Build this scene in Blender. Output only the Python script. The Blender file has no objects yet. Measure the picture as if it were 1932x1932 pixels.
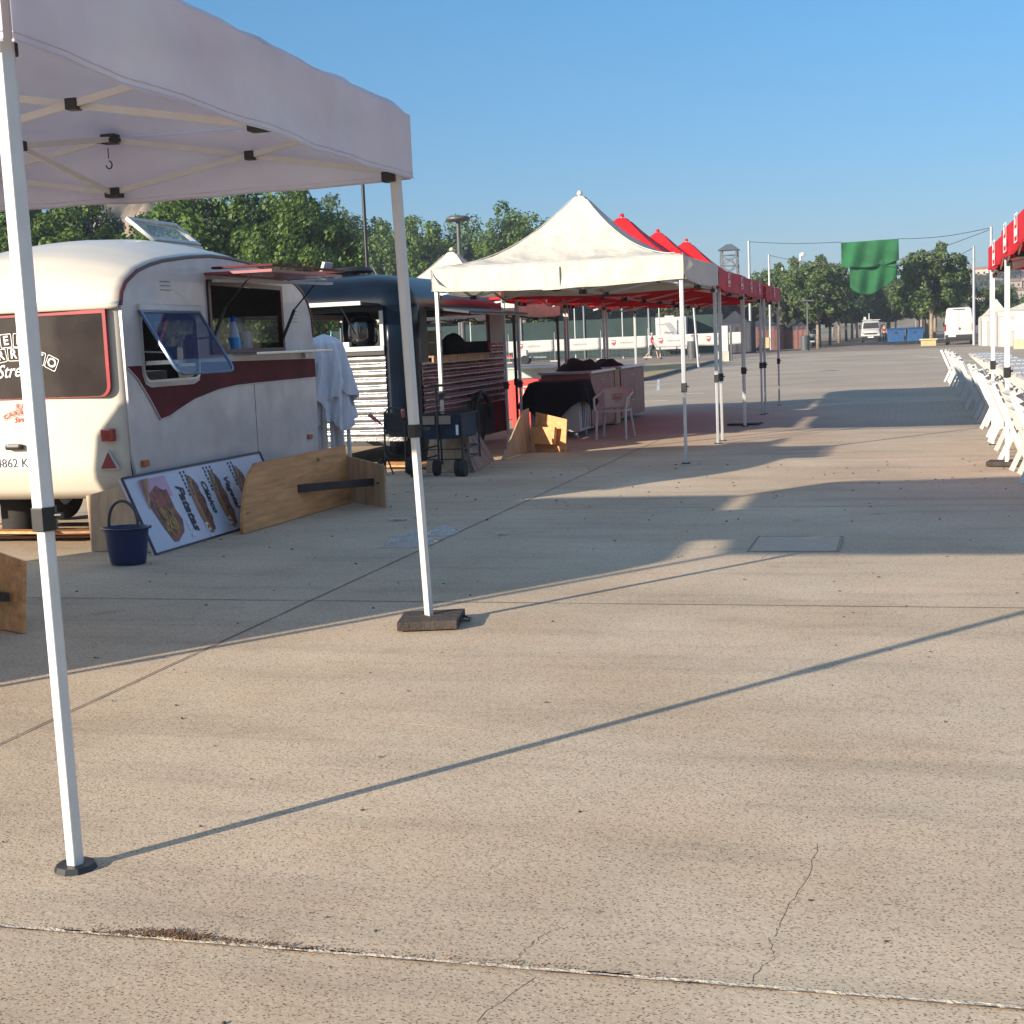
import bpy, bmesh, math, random
from mathutils import Vector, Matrix, Euler, noise
random.seed(7)
PI = math.pi; R = math.radians; V = Vector
sc = bpy.context.scene; C = sc.collection
# ------------------------------------------------------------------ camera
cd = bpy.data.cameras.new('camera'); cam = bpy.data.objects.new('camera', cd); C.objects.link(cam)
_R = V((0.96220366, 0.26911051, -0.04175701)); _U = V((0.00747685, 0.12716915, 0.99185286)); _F = V((-0.27222824, 0.95467667, -0.12035053))
cam.matrix_world = Matrix(((_R.x, _U.x, -_F.x, 0), (_R.y, _U.y, -_F.y, 0), (_R.z, _U.z, -_F.z, 1.57), (0, 0, 0, 1)))
cd.sensor_width = 36; cd.lens = 36 * 2650 / 1932; cd.clip_start = .05; cd.clip_end = 6000
sc.camera = cam
# ------------------------------------------------------------------ light
SUN_EL = 17.2; SUN_AZ = 216.0
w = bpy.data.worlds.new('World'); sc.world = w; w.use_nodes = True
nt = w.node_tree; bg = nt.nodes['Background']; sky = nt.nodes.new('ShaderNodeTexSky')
sky.sky_type = 'NISHITA'; sky.sun_disc = False; sky.sun_elevation = R(SUN_EL); sky.sun_rotation = R(SUN_AZ)
sky.air_density = 1.0; sky.dust_density = .35; sky.ozone_density = 3.2; sky.altitude = 300
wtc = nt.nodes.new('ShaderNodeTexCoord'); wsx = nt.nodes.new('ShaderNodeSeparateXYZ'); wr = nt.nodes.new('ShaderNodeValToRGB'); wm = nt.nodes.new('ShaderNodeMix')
nt.links.new(wtc.outputs['Generated'], wsx.inputs[0]); nt.links.new(wsx.outputs[2], wr.inputs[0])      # low sky darkened and tinted blue, overhead light added to fill the shade
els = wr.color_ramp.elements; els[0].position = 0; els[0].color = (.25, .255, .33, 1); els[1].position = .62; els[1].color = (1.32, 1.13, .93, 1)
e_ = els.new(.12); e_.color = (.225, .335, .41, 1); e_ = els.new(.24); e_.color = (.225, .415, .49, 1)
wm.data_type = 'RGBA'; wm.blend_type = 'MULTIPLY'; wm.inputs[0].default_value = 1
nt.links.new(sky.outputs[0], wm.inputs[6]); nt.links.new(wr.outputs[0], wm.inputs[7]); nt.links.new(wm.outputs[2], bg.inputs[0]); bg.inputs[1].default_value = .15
sd = bpy.data.lights.new('sun', 'SUN'); sun = bpy.data.objects.new('sun', sd); C.objects.link(sun)
sd.energy = 4.7; sd.angle = R(.55); sd.color = (1, .87, .70)
ld = V((.588 * math.cos(R(SUN_EL)), .809 * math.cos(R(SUN_EL)), -math.sin(R(SUN_EL))))
sun.rotation_euler = (-ld).to_track_quat('Z', 'Y').to_euler(); sun.location = (-20, -25, 20)
sc.view_settings.view_transform = 'Standard'; sc.view_settings.look = 'None'; sc.view_settings.exposure = 1.08; sc.view_settings.gamma = 1
# ------------------------------------------------------------------ materials
def M(name, col, rough=.6, metal=0, var=.12, scale=3., bump=0., bscale=40., bdist=.02, col2=None, trans=0., alpha=1., coat=0., detail=5, stretch=(1, 1, 1), spec=.5):
    m = bpy.data.materials.new(name); m.use_nodes = True; t = m.node_tree; p = t.nodes['Principled BSDF']
    p.inputs['Roughness'].default_value = rough; p.inputs['Metallic'].default_value = metal
    p.inputs['Specular IOR Level'].default_value = spec; p.inputs['Coat Weight'].default_value = coat
    tc = t.nodes.new('ShaderNodeTexCoord'); mp = t.nodes.new('ShaderNodeMapping'); mp.inputs['Scale'].default_value = stretch
    t.links.new(tc.outputs['Object'], mp.inputs[0])
    n = t.nodes.new('ShaderNodeTexNoise'); n.inputs['Scale'].default_value = scale; n.inputs['Detail'].default_value = detail; n.inputs['Roughness'].default_value = .6
    t.links.new(mp.outputs[0], n.inputs['Vector'])
    r = t.nodes.new('ShaderNodeValToRGB'); r.color_ramp.elements[0].position = .33; r.color_ramp.elements[1].position = .67
    a = [c * (1 - var) for c in col]; b = list(col2) if col2 else [min(1, c * (1 + var)) for c in col]
    r.color_ramp.elements[0].color = (*a, 1); r.color_ramp.elements[1].color = (*b, 1)
    t.links.new(n.outputs[0], r.inputs[0]); t.links.new(r.outputs[0], p.inputs['Base Color'])
    if bump:
        n2 = t.nodes.new('ShaderNodeTexNoise'); n2.inputs['Scale'].default_value = bscale; n2.inputs['Detail'].default_value = 4
        t.links.new(mp.outputs[0], n2.inputs['Vector'])
        bp = t.nodes.new('ShaderNodeBump'); bp.inputs['Strength'].default_value = bump; bp.inputs['Distance'].default_value = bdist; n2.inputs['Detail'].default_value = 2.5 if bdist > .03 else 4
        t.links.new(n2.outputs[0], bp.inputs['Height']); t.links.new(bp.outputs[0], p.inputs['Normal'])
    if trans:
        tr = t.nodes.new('ShaderNodeBsdfTranslucent'); mx = t.nodes.new('ShaderNodeMixShader'); mx.inputs[0].default_value = trans
        if bump: t.links.new(bp.outputs[0], tr.inputs['Normal'])
        t.links.new(r.outputs[0], tr.inputs[0]); t.links.new(p.outputs[0], mx.inputs[1]); t.links.new(tr.outputs[0], mx.inputs[2])
        t.links.new(mx.outputs[0], t.nodes['Material Output'].inputs[0])
    if alpha < 1:
        ta = t.nodes.new('ShaderNodeBsdfTransparent'); mx = t.nodes.new('ShaderNodeMixShader'); mx.inputs[0].default_value = alpha
        t.links.new(ta.outputs[0], mx.inputs[1]); t.links.new(p.outputs[0], mx.inputs[2]); t.links.new(mx.outputs[0], t.nodes['Material Output'].inputs[0])
    return m
white_paint = M('white_powder_coat', (.60, .59, .57), .38, var=.05, scale=9)
far_white = M('white_paint_far', (.47, .47, .46), .45, var=.06)
alu = M('grey_aluminium', (.5, .51, .52), .35, .8, var=.08)
steel = M('bright_metal', (.62, .62, .62), .25, 1, var=.1, bump=.2)
black = M('black_plastic', (.012, .012, .013), .45, var=.3)
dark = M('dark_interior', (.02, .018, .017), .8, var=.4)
fab_white = M('white_tent_fabric', (.70, .60, .65), .75, var=.06, scale=1.1, bump=1, bscale=1.9, bdist=.06, trans=.28, col2=(.74, .71, .74), detail=6)
fab_cream = M('cream_tent_fabric', (.62, .58, .50), .7, var=.05, scale=1.6, bump=.8, bscale=3.2, bdist=.06, trans=.18)
fab_red = M('red_tent_fabric', (.62, .012, .02), .6, var=.1, scale=2, bump=.7, bscale=3.5, bdist=.05, trans=.25)
fab_black = M('black_cloth', (.010, .010, .012), .95, var=.3, bump=.4, bscale=14, spec=.2)
cover_blue = M('pale_cover_cloth', (.64, .64, .70), .7, var=.08, bump=.3, bscale=10)
cream = M('cream_paint', (.58, .52, .43), .33, var=.05, scale=1.3, coat=.3)
side_white = M('scuffed_white_paint', (.53, .48, .46), .36, var=.14, scale=2.4, bump=.25, bscale=5, coat=.25)
maroon = M('maroon_paint', (.10, .008, .014), .5, var=.35, scale=2.2, spec=.12)
maroon_dark = M('dark_maroon_trim', (.05, .008, .012), .35, var=.2)
redframe = M('red_window_frame', (.30, .015, .025), .3, var=.2)
glass_dark = M('tinted_glass', (.045, .036, .033), .07, var=.25, alpha=.93)
glass_blue = M('blue_tinted_acrylic', (.03, .07, .16), .05, var=.2, alpha=.45, coat=.5)
glass_clear = M('pane_glass', (.25, .3, .32), .05, var=.1, alpha=.35)
navy = M('navy_gloss_paint', (.003, .007, .015), .28, var=.3, scale=2, spec=.22, bump=.1, bscale=6)
red_paint = M('red_gloss_paint', (.35, .012, .018), .28, var=.15, coat=.3)
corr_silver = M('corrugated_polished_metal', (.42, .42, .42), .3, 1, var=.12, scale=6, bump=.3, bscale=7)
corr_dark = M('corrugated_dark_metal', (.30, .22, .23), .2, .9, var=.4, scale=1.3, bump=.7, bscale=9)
def wood(name, col, dark_=.6, sc_=1.5, st=(1, 10, 10)):
    m = M(name, col, .62, var=.25, scale=sc_, stretch=st, detail=8)
    t = m.node_tree; p = t.nodes['Principled BSDF']; r = [n for n in t.nodes if n.type == 'VALTORGB'][0]
    tc = [n for n in t.nodes if n.type == 'TEX_COORD'][0]
    vo = t.nodes.new('ShaderNodeTexVoronoi'); vo.inputs['Scale'].default_value = 3.4; vo.inputs['Randomness'].default_value = 1
    r2 = t.nodes.new('ShaderNodeValToRGB'); r2.color_ramp.elements[0].position = .05; r2.color_ramp.elements[1].position = .13
    r2.color_ramp.elements[0].color = (.28, .18, .12, 1); r2.color_ramp.elements[1].color = (1, 1, 1, 1)
    mx = t.nodes.new('ShaderNodeMix'); mx.data_type = 'RGBA'; mx.blend_type = 'MULTIPLY'; mx.inputs[0].default_value = 1
    mk_ = t.nodes.new('ShaderNodeMapping'); mk_.inputs['Scale'].default_value = (.01, .75, 1.5); t.links.new(tc.outputs['Object'], mk_.inputs[0]); t.links.new(mk_.outputs[0], vo.inputs['Vector']); t.links.new(vo.outputs['Distance'], r2.inputs[0])
    t.links.new(r.outputs[0], mx.inputs[6]); t.links.new(r2.outputs[0], mx.inputs[7]); t.links.new(mx.outputs[2], p.inputs['Base Color'])
    return m
pine = wood('knotty_pine', (.62, .29, .11), st=(14, 1.2, 14))
ply = wood('pale_plywood', (.42, .28, .17), st=(10, 10, 1.2))
plank_w = wood('weathered_planks', (.33, .17, .08), st=(12, 1, 1))
wood_dark = M('dark_stained_wood', (.035, .022, .018), .6, var=.3)
wood_block = M('weathered_dark_wood', (.045, .034, .027), .8, var=.35, scale=8, bump=.5)
navy_plastic = M('blue_plastic', (.007, .018, .085), .35, var=.1)
rubber = M('black_rubber', (.02, .02, .02), .8, var=.25, bump=.3)
chair_white = M('white_plastic', (.50, .49, .47), .4, var=.04)
red_board = M('red_laminate', (.58, .03, .025), .45, var=.1)
counter_m = M('reddish_laminate', (.30, .10, .085), .5, var=.15)
ltext = M('white_lettering', (.8, .79, .77), .5, var=.02)
rtext = M('red_lettering', (.45, .05, .04), .5, var=.05)
btext = M('dark_lettering', (.02, .02, .025), .5, var=.05)
orange = M('orange_plastic', (.45, .10, .02), .35, var=.1)
lamp_red = M('red_lens', (.28, .012, .01), .2, var=.2, coat=.5)
blue_liq = M('blue_liquid', (.03, .22, .55), .15, var=.1)
bark = M('pale_bark', (.24, .19, .14), .9, var=.3, scale=4, bump=.6)
green_net = M('green_mesh_cloth', (.010, .13, .04), .8, var=.35, scale=.6, trans=.3)
hedge_m = M('dark_green_screen', (.016, .035, .032), .9, var=.3, scale=.5)
brick_w = M('brown_canvas', (.16, .07, .06), .8, var=.15)
dark_canvas = M('charcoal_canvas', (.03, .032, .042), .8, var=.15)
yellow_wall = M('yellow_render', (.60, .42, .13), .8, var=.1)
banner_m = M('white_banner_vinyl', (.52, .51, .49), .5, var=.03, scale=.6, trans=.1)
bin_blue = M('blue_container_plastic', (.015, .07, .20), .45, var=.2)
bin_grey = M('grey_bin_metal', (.07, .075, .08), .5, var=.15)
concrete_l = M('pale_concrete', (.42, .39, .33), .85, var=.12)
tile_red = M('clay_roof_tiles', (.30, .17, .12), .85, var=.25, scale=.4)
house_w = M('cream_house_wall', (.48, .40, .31), .85, var=.15, scale=.2)
skin_m = M('skin', (.42, .24, .17), .55, var=.05)
shirt_r = M('red_shirt', (.45, .02, .03), .8, var=.1)
shorts_g = M('grey_shorts', (.06, .065, .08), .8, var=.1)
def leafmat(name, a, b):
    m = M(name, a, .55, var=.0, scale=.7, col2=b, trans=.35, detail=3); t = m.node_tree; p = t.nodes['Principled BSDF']
    r = [n for n in t.nodes if n.type == 'VALTORGB'][0]; ge = t.nodes.new('ShaderNodeNewGeometry'); r2 = t.nodes.new('ShaderNodeValToRGB'); r2.color_ramp.elements[0].color = (.55, .6, .55, 1); r2.color_ramp.elements[1].color = (1.55, 1.4, 1.1, 1)
    mx = t.nodes.new('ShaderNodeMix'); mx.data_type = 'RGBA'; mx.blend_type = 'MULTIPLY'; mx.inputs[0].default_value = 1
    t.links.new(ge.outputs['Random Per Island'], r2.inputs[0]); t.links.new(r.outputs[0], mx.inputs[6]); t.links.new(r2.outputs[0], mx.inputs[7]); t.links.new(mx.outputs[2], p.inputs['Base Color'])
    t.links.new(mx.outputs[2], [n for n in t.nodes if n.type == 'BSDF_TRANSLUCENT'][0].inputs[0]); return m
leaf_a = leafmat('plane_tree_leaves', (.038, .082, .015), (.115, .20, .038))
leaf_shaded = leafmat('shaded_leaves', (.014, .03, .010), (.032, .058, .018))  # darker leaf copy: shade on the far-left trees put into its colour
leaf_b = leafmat('dense_leaves', (.045, .085, .025), (.10, .155, .042))
leaf_c = leafmat('dull_leaves', (.05, .062, .025), (.10, .11, .05))
# ------------------------------------------------------------------ mesh helpers
class MB:
    def __init__(s): s.v = []; s.f = []
    def add(s, vs, fs):
        o = len(s.v); s.v += [V(p) for p in vs]; s.f += [tuple(i + o for i in f) for f in fs]; return s
    def box(s, c, d, m=None):
        c = V(c); x, y, z = d[0] / 2, d[1] / 2, d[2] / 2
        vs = [V((a * x, b * y, e * z)) for a in (-1, 1) for b in (-1, 1) for e in (-1, 1)]
        if m is not None: vs = [m @ p for p in vs]
        return s.add([c + p for p in vs], [(0, 1, 3, 2), (4, 6, 7, 5), (0, 4, 5, 1), (2, 3, 7, 6), (0, 2, 6, 4), (1, 5, 7, 3)])
    def bb(s, a, b): return s.box([(a[i] + b[i]) / 2 for i in range(3)], [abs(b[i] - a[i]) for i in range(3)])
    def cyl(s, a, b, r0, r1=None, n=10, rot=0, flat=None):
        r1 = r0 if r1 is None else r1; a, b = V(a), V(b); d = (b - a).normalized()
        u = d.cross(V((0, 0, 1))) if abs(d.z) < .95 else V((1, 0, 0)).cross(d); u.normalize(); w_ = d.cross(u)
        if flat: pass
        vs = []
        for p, r in ((a, r0), (b, r1)):
            for i in range(n):
                t = 2 * PI * i / n + rot; vs.append(p + (u * math.cos(t) + w_ * math.sin(t)) * r)
        fs = [(i, (i + 1) % n, n + (i + 1) % n, n + i) for i in range(n)] + [tuple(range(n))[::-1], tuple(range(n, 2 * n))]
        return s.add(vs, fs)
    def bar(s, a, b, w_, h, up=(0, 0, 1)):
        a, b = V(a), V(b); d = (b - a); L = d.length; d.normalize(); x = d.cross(V(up))
        if x.length < 1e-4: x = V((1, 0, 0))
        x.normalize(); z = x.cross(d); m = Matrix((x, d, z)).transposed()
        return s.box((a + b) / 2, (w_, L, h), m)
    def tube(s, pts, r, n=8, closed=False):
        pts = [V(p) for p in pts]; k = len(pts); vs = []; fs = []; pu = None
        for i, p in enumerate(pts):
            q0 = pts[(i - 1) % k] if closed or i > 0 else p; q1 = pts[(i + 1) % k] if closed or i < k - 1 else p
            d = (q1 - q0).normalized(); u = (pu - d * pu.dot(d)) if pu else (d.cross(V((0, 0, 1))) if abs(d.z) < .9 else d.cross(V((1, 0, 0))))
            u.normalize(); pu = u; w_ = d.cross(u); rr = r[i] if isinstance(r, (list, tuple)) else r
            vs += [p + (u * math.cos(2 * PI * j / n) + w_ * math.sin(2 * PI * j / n)) * rr for j in range(n)]
        for i in range(k if closed else k - 1):
            a, b = i * n, ((i + 1) % k) * n
            fs += [(a + j, a + (j + 1) % n, b + (j + 1) % n, b + j) for j in range(n)]
        if not closed: fs += [tuple(range(n))[::-1], tuple(range((k - 1) * n, k * n))]
        return s.add(vs, fs)
    def grid(s, fn, nu, nv, wrap=False):
        vs = [fn(i / nu, j / nv) for i in range(nu + (0 if wrap else 1)) for j in range(nv + 1)]
        fs = []
        for i in range(nu):
            for j in range(nv):
                a = i * (nv + 1) + j; b = ((i + 1) % nu if wrap else i + 1) * (nv + 1) + j
                fs.append((a, b, b + 1, a + 1))
        return s.add(vs, fs)
    def lathe(s, prof, c=(0, 0, 0), n=20):
        c = V(c); k = len(prof)
        return s.grid(lambda u, v: c + V((math.cos(2 * PI * u) * prof[round(v * (k - 1))][0], math.sin(2 * PI * u) * prof[round(v * (k - 1))][0], prof[round(v * (k - 1))][1])), n, k - 1, True)
    def sphere(s, c, r, n=10):
        c = V(c); r = V(r) if not isinstance(r, (int, float)) else V((r, r, r))
        return s.grid(lambda u, v: c + V((math.cos(2 * PI * u) * math.sin(PI * v) * r.x, math.sin(2 * PI * u) * math.sin(PI * v) * r.y, math.cos(PI * v) * r.z)), n * 2, n, True)
    def prism(s, poly, a, b, ax=0):
        # polygon of (p,q) in the two other axes, extruded from a to b along ax
        def mk(p, t): 
            q = list(p); q.insert(ax, t); return V(q)
        n = len(poly); vs = [mk(p, a) for p in poly] + [mk(p, b) for p in poly]
        return s.add(vs, [tuple(range(n))[::-1], tuple(range(n, 2 * n))] + [(i, (i + 1) % n, n + (i + 1) % n, n + i) for i in range(n)])
    def build(s, name, mat, parent=None, smooth=False, bevel=0, rel=True, solid=0, sub=0):
        me = bpy.data.meshes.new(name); off = origin(parent) if (parent and rel) else V((0, 0, 0))
        me.from_pydata([p - off for p in s.v], [], s.f)
        bm = bmesh.new(); bm.from_mesh(me); bmesh.ops.recalc_face_normals(bm, faces=bm.faces)
        if bevel: bmesh.ops.bevel(bm, geom=[e for e in bm.edges if e.is_manifold and e.calc_face_angle(0) > .6], offset=bevel, segments=2, affect='EDGES', clamp_overlap=True, profile=.6)
        bm.to_mesh(me); bm.free()
        me.materials.append(mat)
        if smooth:
            for p in me.polygons: p.use_smooth = True
            if smooth != 'all': me.set_sharp_from_angle(angle=R(40))
        o = bpy.data.objects.new(name, me); C.objects.link(o)
        if parent: o.parent = parent
        if solid:
            md = o.modifiers.new('solid', 'SOLIDIFY'); md.thickness = solid; md.offset = 0
        return o
def origin(o):
    p = V((0, 0, 0))
    while o: p += o.location; o = o.parent
    return p
def tag(o, label=None, cat=None, group=None, kind=None):
    if label: o['label'] = label
    if cat: o['category'] = cat
    if group: o['group'] = group
    if kind: o['kind'] = kind
    return o
def thing(name, loc, label, cat, group=None):
    o = bpy.data.objects.new(name, None); C.objects.link(o); o.location = loc; o.empty_display_size = .2
    return tag(o, label, cat, group)
def copy_tree(o, parent=None):
    c = o.copy(); C.objects.link(c)
    if parent: c.parent = parent
    for ch in list(o.children): copy_tree(ch, c)
    return c
def plane_m(o, u, v):
    u, v = V(u).normalized(), V(v).normalized(); n = u.cross(v).normalized(); v = n.cross(u)
    m = Matrix.Identity(4)
    for i in range(3): m[i][0] = u[i]; m[i][1] = v[i]; m[i][2] = n[i]; m[i][3] = o[i]
    return m
def curve_mesh(cu):
    ob = bpy.data.objects.new('tmp', cu); C.objects.link(ob); bpy.context.view_layer.update()
    me = bpy.data.meshes.new_from_object(ob.evaluated_get(bpy.context.evaluated_depsgraph_get()))
    bpy.data.objects.remove(ob); bpy.data.curves.remove(cu); return me
def finish(me, name, mat, m, parent):
    off = origin(parent) if parent else V((0, 0, 0))
    me.transform(Matrix.Translation(-off) @ m); me.name = name; me.materials.clear(); me.materials.append(mat)
    o = bpy.data.objects.new(name, me); C.objects.link(o)
    if parent: o.parent = parent
    return o
def text(s, size, mat, m, parent, name='lettering', extr=.0012, shear=0, offset=0, align='CENTER', squeeze=1):
    cu = bpy.data.curves.new('t', 'FONT'); cu.body = s; cu.size = size; cu.extrude = extr; cu.shear = shear; cu.offset = offset * size; cu.align_x = align; cu.align_y = 'CENTER'; cu.resolution_u = 3
    me = curve_mesh(cu); me.transform(Matrix.Diagonal((squeeze, 1, 1, 1)))
    return finish(me, name, mat, m, parent)
def plate(loops, th, mat, m, parent, name):
    cu = bpy.data.curves.new('p', 'CURVE'); cu.dimensions = '2D'; cu.fill_mode = 'BOTH'; cu.extrude = th / 2
    for lp in loops:
        sp = cu.splines.new('POLY'); sp.points.add(len(lp) - 1); sp.use_cyclic_u = True
        for i, (x, y) in enumerate(lp): sp.points[i].co = (x, y, 0, 1)
    return finish(curve_mesh(cu), name, mat, m, parent)
def rrect(x0, y0, x1, y1, r=.05, n=5, corners=(1, 1, 1, 1)):
    out = []
    for k, (cx, cy, a) in enumerate(((x0 + r, y0 + r, 180), (x1 - r, y0 + r, 270), (x1 - r, y1 - r, 0), (x0 + r, y1 - r, 90))):
        if corners[k]: out += [(cx + r * math.cos(R(a + 90 * i / n)), cy + r * math.sin(R(a + 90 * i / n))) for i in range(n + 1)]
        else: out.append(((x0, y0), (x1, y0), (x1, y1), (x0, y1))[k])
    return out
def ring(poly, d):
    cx = sum(p[0] for p in poly) / len(poly); cy = sum(p[1] for p in poly) / len(poly)
    hw = max(abs(p[0] - cx) for p in poly); hh = max(abs(p[1] - cy) for p in poly)
    return [poly, [(cx + (p[0] - cx) * (hw - d) / hw, cy + (p[1] - cy) * (hh - d) / hh) for p in poly]]
SIDE = Matrix(((0, 0, 1, 0), (1, 0, 0, 0), (0, 1, 0, 0), (0, 0, 0, 1)))      # plane coords (Y,Z), facing +X
def side_m(x): m = SIDE.copy(); m[0][3] = x; return m
def front_m(y): return Matrix(((1, 0, 0, 0), (0, 0, -1, y), (0, 1, 0, 0), (0, 0, 0, 1)))  # plane coords (X,Z), facing -Y
def logo(m, size, parent, mat=ltext, words=('LA', 'SAGRA')):
    plate(ring(rrect(-size * .5, -size * .36, size * .5, size * .36, size * .01, 1), size * .035), .002, mat, m, parent, 'logo_frame')
    text(words[0], size * .26, mat, m @ Matrix.Translation((-size * .22, size * .16, 0)), parent, offset=.02)
    text(words[1], size * .27, mat, m @ Matrix.Translation((0, -size * .12, 0)), parent, offset=.02)
ORD = ['nearest', 'second', 'third', 'fourth', 'fifth', 'sixth', 'seventh', 'eighth', 'ninth', 'tenth', 'eleventh', 'twelfth', 'thirteenth', 'fourteenth', 'fifteenth', 'sixteenth', 'seventeenth', 'eighteenth', 'nineteenth', 'twentieth',
       'twenty-first', 'twenty-second', 'twenty-third', 'twenty-fourth', 'twenty-fifth', 'twenty-sixth', 'twenty-seventh', 'twenty-eighth', 'twenty-ninth', 'thirtieth', 'thirty-first', 'thirty-second', 'thirty-third', 'thirty-fourth', 'thirty-fifth', 'thirty-sixth', 'thirty-seventh', 'thirty-eighth', 'thirty-ninth', 'fortieth']
# ------------------------------------------------------------------ ground
def ground_mat():
    m = bpy.data.materials.new('plaza_concrete'); m.use_nodes = True; t = m.node_tree; p = t.nodes['Principled BSDF']; N = t.nodes.new; L = t.links.new
    p.inputs['Roughness'].default_value = .82; p.inputs['Specular IOR Level'].default_value = .35
    tc = N('ShaderNodeTexCoord')
    def noi(s, d=5, r=.6, st=None):
        n = N('ShaderNodeTexNoise'); n.inputs['Scale'].default_value = s; n.inputs['Detail'].default_value = d; n.inputs['Roughness'].default_value = r
        if st:
            mp = N('ShaderNodeMapping'); mp.inputs['Scale'].default_value = st; mp.inputs['Rotation'].default_value = (0, 0, .5); L(tc.outputs['Object'], mp.inputs[0]); L(mp.outputs[0], n.inputs['Vector'])
        else: L(tc.outputs['Object'], n.inputs['Vector'])
        return n
    def ramp(src, a, b, ca, cb):
        r = N('ShaderNodeValToRGB'); r.color_ramp.elements[0].position = a; r.color_ramp.elements[1].position = b
        r.color_ramp.elements[0].color = (*ca, 1); r.color_ramp.elements[1].color = (*cb, 1); L(src, r.inputs[0]); return r
    def mul(a, b, f=1, mode='MULTIPLY'):
        x = N('ShaderNodeMix'); x.data_type = 'RGBA'; x.blend_type = mode; x.inputs[0].default_value = f; L(a, x.inputs[6]); L(b, x.inputs[7]); return x
    base = ramp(noi(.55, 6).outputs[0], .35, .68, (.465, .365, .255), (.60, .49, .36))
    red = ramp(noi(.9, 4).outputs[0], .45, .75, (1, 1, 1), (1.03, .965, .92)); a = mul(base.outputs[0], red.outputs[0])
    st = ramp(noi(1.3, 7, .7, (.35, 2.2, 1)).outputs[0], .25, .50, (.70, .70, .73), (1, 1, 1)); a = mul(a.outputs[2], st.outputs[0], .85)
    tm = ramp(noi(.8, 3, .5, (.12, 3.5, 1)).outputs[0], .60, .70, (1, 1, 1), (.80, .80, .81)); a = mul(a.outputs[2], tm.outputs[0], .7)
    sp = ramp(noi(2.6, 2, .5).outputs[0], .70, .78, (1, 1, 1), (.72, .70, .68)); a = mul(a.outputs[2], sp.outputs[0], .8)
    fine = ramp(noi(60, 5, .7).outputs[0], .30, .70, (.84, .83, .82), (1.10, 1.1, 1.1)); a = mul(a.outputs[2], fine.outputs[0])
    # dark open pits in the brushed surface
    mp = N('ShaderNodeMapping'); mp.inputs['Scale'].default_value = (1, 1.5, 1); mp.inputs['Rotation'].default_value = (0, 0, .25); L(tc.outputs['Object'], mp.inputs[0])
    for s, lo, hi, mask in ((88, .24, .42, .52), (34, .10, .16, .49)):
        vo = N('ShaderNodeTexVoronoi'); vo.inputs['Scale'].default_value = s; vo.inputs['Randomness'].default_value = 1
        wp = N('ShaderNodeMix'); wp.data_type = 'RGBA'; wp.blend_type = 'ADD'; wp.inputs[0].default_value = .012; L(mp.outputs[0], wp.inputs[6]); L(noi(90, 3).outputs['Color'], wp.inputs[7])
        L(wp.outputs[2], vo.inputs['Vector'])
        pit = ramp(vo.outputs['Distance'], lo, hi, (.32, .28, .25), (1, 1, 1))
        mk = ramp(vo.outputs['Color'], mask, mask + .02, (1, 1, 1), (0, 0, 0))
        x = N('ShaderNodeMix'); x.data_type = 'RGBA'; L(mk.outputs[0], x.inputs[0]); L(a.outputs[2], x.inputs[6]); mm = mul(a.outputs[2], pit.outputs[0]); L(mm.outputs[2], x.inputs[7]); a = x
    L(a.outputs[2], p.inputs['Base Color'])
    bp = N('ShaderNodeBump'); bp.inputs['Strength'].default_value = .35; bp.inputs['Distance'].default_value = .01; L(noi(70, 6, .7).outputs[0], bp.inputs['Height']); L(bp.outputs[0], p.inputs['Normal'])
    return m
def paver_mat():
    m = bpy.data.materials.new('paver_blocks'); m.use_nodes = True; t = m.node_tree; p = t.nodes['Principled BSDF']; N = t.nodes.new; L = t.links.new
    p.inputs['Roughness'].default_value = .85; tc = N('ShaderNodeTexCoord')
    br = N('ShaderNodeTexBrick'); br.inputs['Scale'].default_value = 1; br.inputs['Brick Width'].default_value = .22; br.inputs['Row Height'].default_value = .11; br.inputs['Mortar Size'].default_value = .007
    br.inputs['Color1'].default_value = (.37, .30, .225, 1); br.inputs['Color2'].default_value = (.42, .345, .265, 1); br.inputs['Mortar'].default_value = (.31, .255, .195, 1)
    L(tc.outputs['Object'], br.inputs['Vector'])
    n = N('ShaderNodeTexNoise'); n.inputs['Scale'].default_value = .25; n.inputs['Detail'].default_value = 7; L(tc.outputs['Object'], n.inputs['Vector'])
    r = N('ShaderNodeValToRGB'); r.color_ramp.elements[0].position = .3; r.color_ramp.elements[1].position = .7; r.color_ramp.elements[0].color = (.78, .77, .76, 1); r.color_ramp.elements[1].color = (1.1, 1.06, 1.02, 1); L(n.outputs[0], r.inputs[0])
    x = N('ShaderNodeMix'); x.data_type = 'RGBA'; x.blend_type = 'MULTIPLY'; x.inputs[0].default_value = 1; L(br.outputs[0], x.inputs[6]); L(r.outputs[0], x.inputs[7]); L(x.outputs[2], p.inputs['Base Color'])
    return m
def sheet(name, poly, z, mat, label=None):
    o = MB().add([(x, y, z) for x, y in poly], [tuple(range(len(poly)))]).build(name, mat)
    return tag(o, kind='structure')
dirt = M('dry_dirt', (.30, .20, .12), .95, var=.25, scale=.5, bump=.5, bscale=6)
sheet('ground', [(-1500, -300), (1500, -300), (1500, 3000), (-1500, 3000)], 0, M('dry_soil', (.24, .18, .115), .95, var=.25, scale=.05))
sheet('plaza', [(-40, -20), (30, -20), (30, 22.2), (-40, 22.2)], .004, ground_mat())
sheet('paved_square', [(-40, 22.2), (60, 22.2), (60, 96), (-8.4, 96), (-10.2, 80), (-9.6, 66), (-8.9, 49), (-12, 42), (-40, 40)], .004, paver_mat())
asph = M('worn_asphalt', (.23, .18, .14), .9, var=.15, scale=.4, bump=.3)
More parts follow.
